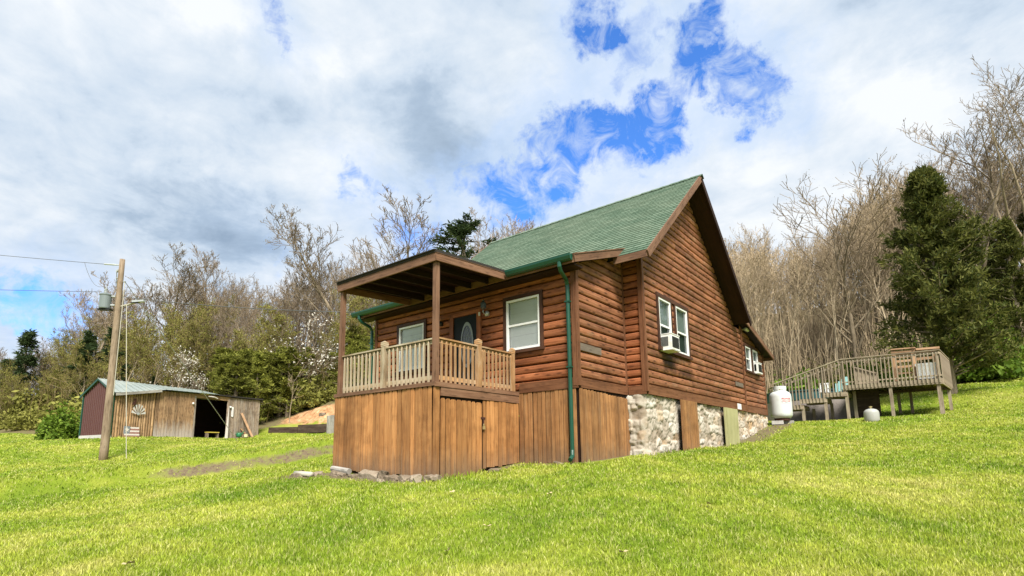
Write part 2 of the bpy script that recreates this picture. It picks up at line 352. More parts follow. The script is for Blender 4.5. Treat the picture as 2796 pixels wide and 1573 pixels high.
def bark(name, a, b, sc=5):
    N = NT(name); ob = N.coord('Object'); f = N.noise(N.map(ob, (1, 1, .3)), sc, 5, .65); inf = N.n('ShaderNodeObjectInfo')
    c = N.ramp(f, [(.3, a), (.7, b)])
    hv = N.n('ShaderNodeHueSaturation'); N.l(c, hv.inputs['Color']); N.l(N.math('ADD', N.math('MULTIPLY', inf.outputs['Random'], .55), .72), hv.inputs['Value'])
    return N.done(hv.outputs[0], .9, .15)
M['bark'] = bark('grey_bark', (.15,.115,.075), (.36,.29,.20))
M['barkpale'] = bark('pale_bark', (.26,.205,.135), (.52,.42,.285))
M['twig'] = bark('twig', (.17,.13,.085), (.34,.26,.175))
M['twigpale'] = bark('pale_twig', (.30,.225,.14), (.54,.42,.27))
M['twigolive'] = bark('olive_twig', (.16,.125,.045), (.34,.265,.11))
def leaf(name, a, b, trans=.3, vary=.5):
    N = NT(name); isl = N.island(); inf = N.n('ShaderNodeObjectInfo'); ob = N.coord('Object')
    f = N.math('ADD', N.math('MULTIPLY', isl, .5), N.math('MULTIPLY', N.noise(ob, 1.3, 3), .5))
    c = N.ramp(f, [(.25, a), (.75, b)])
    hv = N.n('ShaderNodeHueSaturation'); N.l(c, hv.inputs['Color']); N.l(N.math('ADD', N.math('MULTIPLY', inf.outputs['Random'], vary), 1-vary/2), hv.inputs['Value'])
    N.done(hv.outputs[0], .7, .15)
    out = N.t.nodes['Material Output']; t = N.n('ShaderNodeBsdfTranslucent'); N.l(hv.outputs[0], t.inputs[0]); mx = N.n('ShaderNodeMixShader'); mx.inputs[0].default_value = trans
    N.l(N.b.outputs[0], mx.inputs[1]); N.l(t.outputs[0], mx.inputs[2]); N.l(mx.outputs[0], out.inputs[0])
    return N.m
M['cedar'] = leaf('cedar_foliage', (.028,.042,.008), (.15,.15,.036))
M['pine'] = leaf('pine_foliage', (.10,.12,.018), (.31,.31,.06))
M['pinedark'] = leaf('dark_pine_foliage', (.025,.048,.018), (.085,.12,.04))
M['bud'] = leaf('spring_buds', (.16,.13,.06), (.30,.26,.12), .3)
M['budgrey'] = leaf('grey_buds', (.22,.165,.12), (.42,.34,.24), .3)
M['blossom'] = leaf('white_blossom', (.62,.58,.48), (.82,.78,.70), .3, .15)
M['shrub'] = leaf('shrub_foliage', (.07,.13,.012), (.20,.29,.035))
M['olivebrush'] = leaf('olive_brush', (.135,.135,.026), (.32,.31,.075))
M['dryleaf'] = plain('dry_leaf', (.42,.34,.19), .8, .2, nz=.3, scale=30)
M['flower'] = plain('white_flower', (.8,.8,.78), .6, .2)

def grass_color(N, pos):
    a = N.noise(pos, .38, 5, .62, .4); b = N.noise(pos, 2.4, 3, .55)
    f = N.math('ADD', N.math('MULTIPLY', a, .72), N.math('MULTIPLY', b, .28))
    c = N.ramp(f, [(.36, (.165,.275,.014)), (.46, (.285,.385,.028)), (.555, (.435,.485,.06)), (.65, (.60,.575,.155))])
    return c
def grass_blade_mat():
    N = NT('grass_blades'); g = N.n('ShaderNodeNewGeometry'); c = grass_color(N, g.outputs['Position'])
    r = g.outputs['Random Per Island']
    wn = N.n('ShaderNodeTexWhiteNoise', noise_dimensions='1D'); N.l(r, wn.inputs['W'])
    v = N.math('ADD', N.math('MULTIPLY', wn.outputs[0], 1.0), .52)
    hv = N.n('ShaderNodeHueSaturation'); N.l(c, hv.inputs['Color']); N.l(v, hv.inputs['Value'])
    st = N.ramp(wn.outputs[0], [(.80, (0, 0, 0)), (.84, (1, 1, 1))])
    c = N.mix(N.math('MULTIPLY', st, .75), hv.outputs[0], (.56,.52,.22))
    N.done(c, .55, .3)
    out = N.t.nodes['Material Output']; t = N.n('ShaderNodeBsdfTranslucent'); N.l(c, t.inputs[0]); mx = N.n('ShaderNodeMixShader'); mx.inputs[0].default_value = .35
    N.l(N.b.outputs[0], mx.inputs[1]); N.l(t.outputs[0], mx.inputs[2]); N.l(mx.outputs[0], out.inputs[0])
    return N.m
M['grass'] = grass_blade_mat()
def ground_mat():
    N = NT('lawn_ground'); g = N.n('ShaderNodeNewGeometry'); p = g.outputs['Position']
    c = N.mix(.5, grass_color(N, p), (.11,.14,.015))
    fine = N.noise(p, 22, 4, .7)
    c = N.mix(N.math('MULTIPLY', fine, .5), c, (.07,.085,.015))
    def att(k):
        a = N.n('ShaderNodeAttribute', attribute_name=k); return a.outputs['Fac']
    nz = N.noise(p, 2.2, 6, .7)
    def mask(k, lo=.38, hi=.6):
        return N.ramp(N.math('ADD', N.math('MULTIPLY', att(k), .8), N.math('MULTIPLY', N.math('SUBTRACT', nz, .5), .9)), [(lo, (0, 0, 0)), (hi, (1, 1, 1))])
    dirt = N.ramp(N.noise(p, 9, 6, .75), [(.3, (.055,.045,.025)), (.48, (.17,.125,.08)), (.6, (.16,.17,.05)), (.72, (.34,.27,.19))])
    litter = N.ramp(N.noise(p, 3.5, 7, .75), [(.3, (.075,.06,.03)), (.5, (.16,.125,.065)), (.62, (.13,.14,.04)), (.75, (.24,.19,.11))])
    clay = N.ramp(N.noise(N.map(p, (1, 1, .5)), 3, 6, .7), [(.32, (.16,.075,.035)), (.5, (.46,.25,.12)), (.7, (.62,.42,.25))])
    c = N.mix(mask('wood'), c, litter); c = N.mix(mask('dirt'), c, dirt); c = N.mix(mask('clay'), c, clay)
    N.bump(N.math('ADD', fine, N.noise(p, 5, 5, .7)), .6, .05)
    return N.done(c, .92, .12)
M['ground'] = ground_mat()

# ------------------------------------------------------------------ the ground, one sheet to the horizon
def axis(a, b, step, far):
    mid = np.arange(a, b+1e-6, step); g = []; s = step; x = b
    while x < far: s *= 1.22; x += s; g.append(x)
    h = []; s = step; x = a
    while x > -far: s *= 1.22; x -= s; h.append(x)
    return np.concatenate([np.array(h[::-1]), mid, np.array(g)])
gx = axis(-34, 12, .27, 900); gy = axis(-11, 26, .27, 900)
X, Y = np.meshgrid(gx, gy, indexing='ij'); Zg = terrain(X.ravel(), Y.ravel())
nx, ny = len(gx), len(gy); ii = (np.arange(nx-1)[:, None]*ny+np.arange(ny-1)[None]).ravel()
gm = npmesh('ground', np.stack([X.ravel(), Y.ravel(), Zg], 1), np.stack([ii, ii+ny, ii+ny+1, ii+1], 1), M['ground'], True, 4)
fx, fy = X.ravel(), Y.ravel()
def seg_d(x, y, a, b):
    ax, ay = a; bx, by = b; t = np.clip(((x-ax)*(bx-ax)+(y-ay)*(by-ay))/((bx-ax)**2+(by-ay)**2), 0, 1)
    return np.hypot(x-ax-t*(bx-ax), y-ay-t*(by-ay))
def dirt_mask(x, y):
    d = scarp_d(x, y); m = .9*np.exp(-((d-.28)/.30)**2)*sst(-6.6, -2.4, y)*(1-sst(1.6, 3, y))*(.75+.5*vnoise(x, y, .9, 77))
    m = np.maximum(m, np.exp(-(seg_d(x, y, (-5.3, -2.7), (-1.9, -2.75))/.32)**2))
    m = np.maximum(m, np.exp(-(seg_d(x, y, (-1.4, -1.2), (-1.3, -.2))/.2)**2))
    m = np.maximum(m, np.exp(-(seg_d(x, y, (-1.3, -.15), (0, -.15))/.16)**2))
    m = np.maximum(m, np.exp(-(seg_d(x, y, (.6, 9.5), (.9, 13.2))/.62)**2))
    m = np.maximum(m, np.exp(-(seg_d(x, y, (-5.6, -3.0), (-4.7, -2.9))/.42)**2))
    m = np.maximum(m, np.exp(-(seg_d(x, y, (.06, 0), (.06, 2.1))/.13)**2))
    m = np.maximum(m, np.exp(-(seg_d(x, y, (.58, 2.1), (.58, 9.5))/.15)**2))
    m = np.maximum(m, 1.*((x > .2) & (x < 2.4) & (y > 16.4) & (y < 20)))
    return np.clip(m, 0, 1)
def clay_mask(x, y): return np.exp(-(seg_d(x, y, (-28.5, 11.0), (-21, 12.9))/1.9)**2)
for k, val in (('dirt', dirt_mask(fx, fy)), ('wood', sst(-.6, 1.6, beyond_lawn(fx, fy))), ('clay', clay_mask(fx, fy))):
    a = gm.attributes.new(k, 'FLOAT', 'POINT'); a.data.foreach_set('value', val.astype(np.float32))
go = link('ground', gm); go['kind'] = 'structure'

# ================================================================== CABIN
house = thing('log_cabin', 'red brown log cabin with steep green shingle roof and orange picket skirting', 'cabin', (-3, 4, -1.5))
PROF = [(0, -.09), (.06, -.085), (.10, -.014), (.20, .004), (.5, .014), (.82, .010), (.95, -.010), (1, -.09)]
RH = .175
def log_wall(mb, P, U, Nn, lo, hi, z0, z1, openings=(), rh=RH, first_flat=False, jitter=True):
    """half-round log siding; lo(z), hi(z) give the ends of the wall along U"""
    P, U, Nn = Vector(P), Vector(U), Vector(Nn); nrow = int(math.ceil((z1-z0)/rh-1e-6))
    for r in range(nrow):
        za = z0+r*rh; cuts = []
        ua_, ub_ = lo(za+rh/2), hi(za+rh/2)
        x = ua_+random.uniform(1.2, 4.2)
        while x < ub_-.6: cuts.append(x); x += random.uniform(2.4, 4.6)
        bow = random.uniform(-.006, .006)
        cols = []
        spans = [[ua_, ub_]]
        for (oa, ob, oz0, oz1) in openings:
            if oz0-.02 < za+rh/2 < oz1+.02:
                n2 = []
                for a, b in spans:
                    if ob <= a or oa >= b: n2.append([a, b])
                    else:
                        if oa > a: n2.append([a, oa])
                        if ob < b: n2.append([ob, b])
                spans = n2
        pcs = []
        for a, b in spans:
            pts = [a]+[c for c in cuts if a+.3 < c < b-.3]+[b]
            for i in range(len(pts)-1): pcs.append((pts[i]+(.003 if i else 0), pts[i+1], i == 0 and abs(a-ua_) < 1e-6, i == len(pts)-2 and abs(b-ub_) < 1e-6))
        for a, b, le, re in pcs:
            ou = random.uniform(0, 60); ov = random.uniform(0, 60); base = len(mb.v); nseg = max(1, int((b-a)/.5)); ph = random.uniform(0, 6)
            bulge = random.uniform(.8, 1.15)
            for t, d in PROF:
                z = min(za+t*rh, z1); l, h = (lo(z) if le else a), (hi(z) if re else b)
                if h < l: l = h = (l+h)/2
                for i in range(nseg+1):
                    u = l+(h-l)*i/nseg; wv = .004*math.sin(u*1.7+ph)+bow
                    mb.v.append(tuple(P+U*u+Vector((0, 0, z+(wv if 0 < r else 0)))+Nn*(d*bulge if d > 0 else d)))
            for k in range(len(PROF)-1):
                for i in range(nseg):
                    q = base+k*(nseg+1)+i; mb.f.append((q, q+1, q+nseg+2, q+nseg+1))
                    for (kk, jj) in ((k, i), (k, i+1), (k+1, i+1), (k+1, i)): mb.uv.append((ou+(b-a)*jj/nseg, ov+PROF[kk][0]*rh))
def cst(v): return lambda z: v
main_f = lambda y: 3.03+.855*(y-1.46)              # front slope, top face
main_b = lambda y: 6.40-.855*(y-5.40)
low_f = lambda y: 2.55+.344*(y+.43)
rear_r = lambda y: 3.11-.235*(y-9.89)
# front wall
mb = MB(); log_wall(mb, (0, 0, 0), (1, 0, 0), (0, -1, 0), cst(-6.43), cst(0), 0, 2.45, [(-1.80, -.88, .9, 2.06), (-5.46, -4.48, .82, 2.0), (-3.56, -2.6, -.1, 1.96)])
mb.build('front_wall', M['logred'], house)
mb = MB(); log_wall(mb, (0, 0, 0), (0, 1, 0), (1, 0, 0), lambda z: max(0, (z-2.40)/.344-.43), cst(2.17), 0, 3.2)
mb.build('side_wall', M['log'], house)
mb = MB(); log_wall(mb, (0, 2.17, 0), (1, 0, 0), (0, -1, 0), cst(0.02), cst(.47), 0, 3.5); mb.build('jog_wall', M['logred'], house)
def gz_top(y): return max(min(main_f(y), main_b(y)), rear_r(y) if y > 9.3 else -9)-.2
def g_lo(z): return max(2.17, (z+.2-3.03)/.855+1.46)
def g_hi(z): return 10.07 if z < 2.8 else min(10.07, 5.40+(6.40-.2-z)/.855)
mb = MB(); log_wall(mb, (.47, 0, 0), (0, 1, 0), (1, 0, 0), g_lo, g_hi, 0, 6.15, [(3.02, 5.12, 1.18, 2.42)]); mb.build('gable_wall', M['log'], house)
mb = MB(); log_wall(mb, (.44, 0, 0), (0, 1, 0), (1, 0, 0), cst(10.07), lambda z: min(12.95, 9.89+(3.11-.12-z)/.235), 0, 2.95, [(10.5, 12.2, 1.45, 2.3)]); mb.build('rear_wall', M['log'], house)
mb = MB(); log_wall(mb, (-6.43, 0, 0), (0, -1, 0), (-1, 0, 0), cst(-12.95), cst(0), 0, 2.6)
log_wall(mb, (.4, 12.95, 0), (-1, 0, 0), (0, 1, 0), cst(0), cst(6.8), 0, 2.4); mb.build('far_walls'.rstrip('s'), M['log'], house)
# left gable triangle
mb = MB(); log_wall(mb, (-6.43, 0, 0), (0, -1, 0), (-1, 0, 0), lambda z: -min(9.6, 5.40+(6.2-z)/.855), lambda z: -max(1, (z+.2-3.03)/.855+1.46), 2.625, 6.1); mb.build('gable_wall', M['log'], house)
# corner boards, bottom boards
for b_ in ((-.075, .012, -.055, -.021, -.01, 2.42), (.02, .056, -.045, .045, -.01, 2.5), (.40, .482, 2.118, 2.148, .01, 3.42), (.49, .526, 2.12, 2.205, .01, 3.42), (-6.45, -6.37, -.05, -.021, 0, 2.42), (.492, .516, 10.03, 10.10, .0, 2.85), (.455, .479, 12.9, 12.97, 0, 2.3), (.0, .03, 2.10, 2.145, 0, 3.2)):
    m_ = MB(); m_.box(*b_); m_.build('corner_board', M['sill'], house)
def one(name, mat, *b):
    m_ = MB(); m_.box(*b); return m_.build(name, mat, house)
one('sill_board', M['sill'], -1.44, .028, -.048, -.012, -.06, .15); one('sill_board', M['sill'], .01, .036, .05, 2.17, -.05, .15); one('sill_board', M['sill'], .05, .486, 2.12, 2.16, -.05, .15)
one('sill_board', M['sill'], .482, .506, 2.2, 10.07, -.05, .17); one('sill_board', M['sill'], .452, .478, 10.1, 12.95, -.05, .17)
mb = MB(); mb.box(.493, .502, 9.0, 9.85, .74, .88); mb.build('repair_patch', M['patch'], house)
mb = MB(); mb.box(.022, .034, .08, .95, .72, .87); mb.build('repair_patch', M['patch'], house)

# roofs --------------------------------------------------------------
def courses(mb, x0, x1, ya, za, yb, zb, ex=.145, lift=.013):
    """overlapping shingle courses climbing from (ya,za) to (yb,zb)"""
    L = math.hypot(yb-ya, zb-za); dy, dz = (yb-ya)/L, (zb-za)/L; n = int(L/ex); nn = Vector((0, -dz, dy))
    if nn.z < 0: nn = -nn
    nxs = 14
    for i in range(n+1):
        s0, s1 = i*ex, min(L, (i+1)*ex+.01)
        if s1 <= s0: break
        wob = [random.uniform(-.006, .006) for _ in range(nxs+1)]
        for k in range(nxs):
            xa, xb = x0+(x1-x0)*k/nxs, x0+(x1-x0)*(k+1)/nxs
            P = lambda x, s, h: (x, ya+dy*s+nn.y*h, za+dz*s+nn.z*h)
            a, b, c, d = P(xa, s0+wob[k], lift), P(xb, s0+wob[k+1], lift), P(xb, s1, .002), P(xa, s1, .002)
            mb.face([a, b, c, d] if dy > 0 else [b, a, d, c], [(xa, s0+.003), (xb, s0+.003), (xb, s1), (xa, s1)] if dy > 0 else [(xb, s0+.003), (xa, s0+.003), (xa, s1), (xb, s1)])
            e, f = P(xa, s0+wob[k], -.004), P(xb, s0+wob[k+1], -.004)
            mb.face([e, f, b, a] if dy > 0 else [f, e, a, b], [(xa, s0), (xb, s0), (xb, s0+.002), (xa, s0+.002)])
RX0, RX1 = -6.84, .99
yj = 1.793
mb = MB()
courses(mb, RX0, RX1, 1.46, 3.03, 5.40, 6.40)
courses(mb, RX0, RX1, 9.5, main_b(9.5), 5.40, 6.40)
for k in range(26):                                                     # ridge caps
    xa = RX0+(RX1-RX0)*k/26; xb = xa+(RX1-RX0)/26+.05; z = 6.425
    for sg in (-1, 1):
        mb.face([(xa, 5.4, z+.012), (xb, 5.4, z), (xb, 5.4+sg*.13, z-.105), (xa, 5.4+sg*.13, z-.093)][::sg], [(xa, .02), (xb, .02), (xb, .1), (xa, .1)])
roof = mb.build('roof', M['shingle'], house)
mb = MB(); th = .07
def slab(mb, x0, x1, ya, za, yb, zb, t0=.006, t1=.075):
    mb.bar((( x0+x1)/2, ya, za-(t0+t1)/2), ((x0+x1)/2, yb, zb-(t0+t1)/2), x1-x0, (t1-t0))
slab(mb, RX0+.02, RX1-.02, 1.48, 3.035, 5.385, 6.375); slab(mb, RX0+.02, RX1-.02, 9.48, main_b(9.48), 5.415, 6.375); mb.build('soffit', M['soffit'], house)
mb = MB()
for x in (RX0-.0, RX1+.0):
    mb = MB(); mb.bar((x, 1.45, main_f(1.45)-.095), (x, 5.4, 6.40-.095), .034, .17); mb.build('rake_board', M['fascia'], house)
    mb = MB(); mb.bar((x, 9.52, main_b(9.52)-.095), (x, 5.4, 6.40-.095), .034, .17); mb.build('rake_board', M['soffit'], house)
mb = MB(); mb.box(.16, .972, 1.425, 1.455, 2.86, 3.015); mb.build('eave_board', M['fascia'], house)
# lower front roof
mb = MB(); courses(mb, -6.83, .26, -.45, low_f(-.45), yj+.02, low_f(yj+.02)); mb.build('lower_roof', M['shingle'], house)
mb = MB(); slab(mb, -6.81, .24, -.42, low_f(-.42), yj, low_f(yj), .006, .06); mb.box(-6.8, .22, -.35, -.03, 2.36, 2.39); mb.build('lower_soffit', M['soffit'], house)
mb = MB(); mb.bar((.265, -.44, low_f(-.44)-.085), (.265, 1.95, low_f(1.95)-.085), .034, .16); mb.bar((.272, -.46, low_f(-.46)+.004), (.272, 1.98, low_f(1.98)+.004), .05, .02)
mb.bar((-6.83, -.44, low_f(-.44)-.085), (-6.83, 1.7, low_f(1.7)-.085), .034, .16); mb.box(-6.81, .245, -.445, -.415, 2.38, 2.535); mb.build('fascia', M['fascia'], house)
# rear addition roof
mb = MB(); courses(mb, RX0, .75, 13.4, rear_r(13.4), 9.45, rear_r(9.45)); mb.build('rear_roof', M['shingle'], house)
mb = MB(); slab(mb, RX0+.02, .73, 13.38, rear_r(13.38), 9.47, rear_r(9.47)); mb.build('rear_soffit', M['soffit'], house)
mb = MB(); mb.bar((.75, 9.7, rear_r(9.7)-.1), (.75, 13.42, rear_r(13.42)-.1), .034, .17); mb.box(-6.8, .73, 13.39, 13.42, 2.1, 2.27); mb.build('rear_fascia', M['fascia'], house)
# gutters
def gutter(x0, x1):
    mb = MB(); pr = [(-.45, 2.535), (-.45, 2.42), (-.50, 2.415), (-.535, 2.44), (-.56, 2.50), (-.565, 2.54), (-.545, 2.54), (-.54, 2.505), (-.515, 2.45), (-.465, 2.435), (-.462, 2.535)]
    for i in range(len(pr)-1):
        (a, b), (c, d) = pr[i], pr[i+1]; mb.face([(x0, a, b), (x1, a, b), (x1, c, d), (x0, c, d)], [(0, 0)]*4)
    for x in (x0, x1): mb.face([(x, *p) for p in pr[:6]], [(0, 0)]*6)
    return mb.build('gutter', M['green'], house)
gr = gutter(-1.40, .24); gl = gutter(-6.86, -4.62)
def downspout(x, parent, zb, xo=0.):
    mb = MB()
    mb.tube([(x+xo, -.50, 2.43), (x+xo, -.50, 2.34), (x+xo*.8, -.44, 2.27), (x+xo*.2, -.16, 2.16), (x, -.10, 2.06), (x, -.095, 1.0), (x, -.095, zb+.22), (x+.02, -.13, zb+.1), (x+.04, -.25, zb+.03)], [.043]*9, 10)
    for z in (1.7, .35): mb.box(x-.055, x+.055, -.15, -.045, z, z+.03)
    return mb.build('downspout', M['green'], parent)
downspout(-.12, gr, -1.5, .08); downspout(-6.52, gl, -1.2, -.05)

# windows -----------------------------------------------------------
def window(axis_, a, b, z0, z1, plane, sg, name='window', meet=None, blind=None, trim=True, gl=('glass', 'glass'), cover='blind'):
    """double-hung sash in a wall; axis_ 'x' (wall faces -y) or 'y' (wall faces +x)"""
    def bx(m, u0, u1, d0, d1, za, zb):
        if axis_ == 'x': m.box(u0, u1, plane-d1, plane-d0, za, zb)
        else: m.box(plane+d0, plane+d1, u0, u1, za, zb)
    def quad(m, u0, u1, d, za, zb):
        if axis_ == 'x': m.face([(u0, plane-d, za), (u1, plane-d, za), (u1, plane-d, zb), (u0, plane-d, zb)], [(u0, za), (u1, za), (u1, zb), (u0, zb)])
        else: m.face([(plane+d, u0, za), (plane+d, u1, za), (plane+d, u1, zb), (plane+d, u0, zb)], [(u0, za), (u1, za), (u1, zb), (u0, zb)])
    f = .047; m = MB(); meet = meet or (z0+z1)/2
    bx(m, a, a+f, -.06, .035, z0, z1); bx(m, b-f, b, -.06, .035, z0, z1); bx(m, a+f, b-f, -.06, .033, z1-f, z1); bx(m, a+f, b-f, -.06, .038, z0, z0+f)
    bx(m, a+f, b-f, -.05, .012, meet-.022, meet+.022)
    w = m.build(name, M['white'], house)
    m = MB(); quad(m, a+f, b-f, -.005, meet+.022, z1-f); m.build('pane', M[gl[0]], w)
    m = MB(); quad(m, a+f, b-f, -.012, z0+f, meet-.022); m.build('pane', M[gl[1]], w)
    m = MB()
    if cover == 'blind':
        n = int((z1-z0)/.032)
        for i in range(n):
            z = z0+.03+i*.032; dz = random.uniform(-.004, .004)
            if axis_ == 'x': m.face([(a+.06, plane+.032, z+dz), (b-.06, plane+.032, z+dz), (b-.06, plane+.028, z+.034+dz), (a+.06, plane+.028, z+.034+dz)], [(0, 0)]*4)
            else: m.face([(plane-.032, a+.06, z), (plane-.032, b-.06, z), (plane-.05, b-.06, z+.034), (plane-.05, a+.06, z+.034)], [(0, 0)]*4)
        m.build('blind', M['blind'], w)
    else:
        n = 28; pv = None
        for i in range(n+1):
            u = a+.03+(b-a-.06)*i/n; d = -.06+.014*math.sin(i*1.9)
            q = (u, d)
            if pv:
                pts = [(plane+pv[1], pv[0], z0), (plane+q[1], q[0], z0), (plane+q[1], q[0], z1), (plane+pv[1], pv[0], z1)]
                m.face(pts, [(0, 0)]*4)
            pv = q
        m.build('curtain', M['curtain'], w)
    return w
def trim_frame(axis_, a, b, z0, z1, plane, t=.085, mull=None, sill=True):
    m = MB()
    def bx(u0, u1, d0, d1, za, zb):
        if axis_ == 'x': m.box(u0, u1, plane-d1, plane-d0, za, zb)
        else: m.box(plane+d0, plane+d1, u0, u1, za, zb)
    bx(a-t, a, -.03, .042, z0-.01, z1); bx(b, b+t, -.03, .042, z0-.01, z1); bx(a-t, b+t, -.03, .046, z1, z1+t); bx(a-t-.02, b+t+.02, -.03, .075, z0-t+.01, z0-.01)
    for u in (mull or ()): bx(u[0], u[1], -.03, .04, z0-.01, z1)
    m.build('window_trim', M['trim'], house)
window('x', -1.79, -.88, .90, 2.04, 0, 1, meet=1.46, gl=('glassup', 'glass')); trim_frame('x', -1.79, -.88, .90, 2.04, 0)
window('x', -5.45, -4.49, .82, 1.99, 0, 1, meet=1.42, gl=('glassup', 'glass')); trim_frame('x', -5.45, -4.49, .82, 1.99, 0)
window('y', 3.05, 3.79, 1.16, 2.41, .47, 1, meet=1.73, cover='curtain', gl=('glass', 'glassdark')); window('y', 4.14, 4.93, 1.16, 2.41, .47, 1, meet=1.73, cover='curtain', gl=('glass', 'glassdark'))
trim_frame('y', 3.05, 4.93, 1.16, 2.41, .47, .1, mull=[(3.795, 3.87), (4.06, 4.135)])
m = MB(); log_wall(m, (.46, 0, 0), (0, 1, 0), (1, 0, 0), cst(3.86), cst(4.07), 1.2, 2.42); m.build('mullion_logs'.rstrip('s'), M['log'], house)
window('y', 10.55, 11.2, 1.44, 2.3, .44, 1, cover='curtain', gl=('glass', 'glassdark')); window('y', 11.48, 12.15, 1.44, 2.3, .44, 1, cover='curtain', gl=('glass', 'glassdark'))
trim_frame('y', 10.55, 12.15, 1.44, 2.3, .44, .08, mull=[(11.205, 11.475)])
# door
m = MB(); m.box(-3.44, -2.68, -.012, .03, .02, 1.93)
door = m.build('door', M['dooru'], house)
m = MB(); m.box(-3.56, -3.445, -.045, .0, 0, 2.02); m.box(-2.675, -2.55, -.045, .0, 0, 2.02); m.box(-3.445, -2.675, -.043, .0, 1.935, 2.02); m.build('door_frame', M['logred'], door)
m = MB(); n = 40
for i in range(n):
    t0, t1 = 2*PI*i/n, 2*PI*(i+1)/n
    P = lambda r, t, d: (-3.0+.20*r*math.sin(t), d, 1.22+.55*math.cos(t)*(.27+.73*r) if r < 1 else 1.22+.55*math.cos(t))
    Q = lambda r, t, d: (-3.0+.20*r*math.sin(t), d, 1.22+.55*r*math.cos(t))
    m.face([Q(1, t0, -.026), Q(.84, t0, -.03), Q(.84, t1, -.03), Q(1, t1, -.026)], [(0, 0)]*4); m.face([Q(1, t0, -.012), Q(1, t0, -.026), Q(1, t1, -.026), Q(1, t1, -.012)], [(0, 0)]*4)
m.build('oval_frame', M['lead'], door)
m = MB()
m.face([(-3.0+.17*math.sin(2*PI*i/n), -.018, 1.22+.47*math.cos(2*PI*i/n)) for i in range(n)][::-1], [(0, 0)]*n); ov = m.build('oval_glass', M['leaded'], door)
m = MB()
def lead(pts): m.tube([(-3+.17*a, -.021, 1.22+.47*b) for a, b in pts], .006, 5)
for s in (-1, 1):
    lead([(0, .9), (s*.35, .55), (s*.5, .1), (s*.25, -.35), (0, -.85)]); lead([(s*.8, .5), (s*.3, .2), (s*.15, -.1), (s*.6, -.6)]); lead([(s*.2, .55), (0, .3), (s*.25, 0), (0, -.3)])
m.build('came', M['lead'], door)
m = MB(); m.lathe((-2.745, -.035, .95), [(.0, -.03), (.025, -.025), (.028, 0), (.02, .02), (0, .03)], 12); m.build('handle', M['brass'], door)
# lanterns
for lx in (-2.34, -3.85):
    m = MB(); m.lathe((lx, -.05, 1.86), [(0, -.07), (.05, -.06), (.06, 0), (.04, .05), (0, .055)], 14); m.tube([(lx, -.05, 1.88), (lx, -.16, 1.83), (lx, -.2, 1.88), (lx, -.18, 1.93)], .012, 8)
    lp = m.build('wall_lamp', M['galv'] if lx > -3 else M['black'], house, smooth=True)
    m = MB(); m.lathe((lx, -.18, 1.93), [(.03, 0), (.062, .03), (.07, .14), (.045, .17), (.02, .2), (.028, .215), (0, .24)], 8); m.build('lantern_shade', M['leaded'] if lx > -3 else M['black'], lp)
m = MB(); m.box(-2.6, -2.56, -.062, -.046, 1.84, 1.93); m.build('door_chime', M['white'], house)

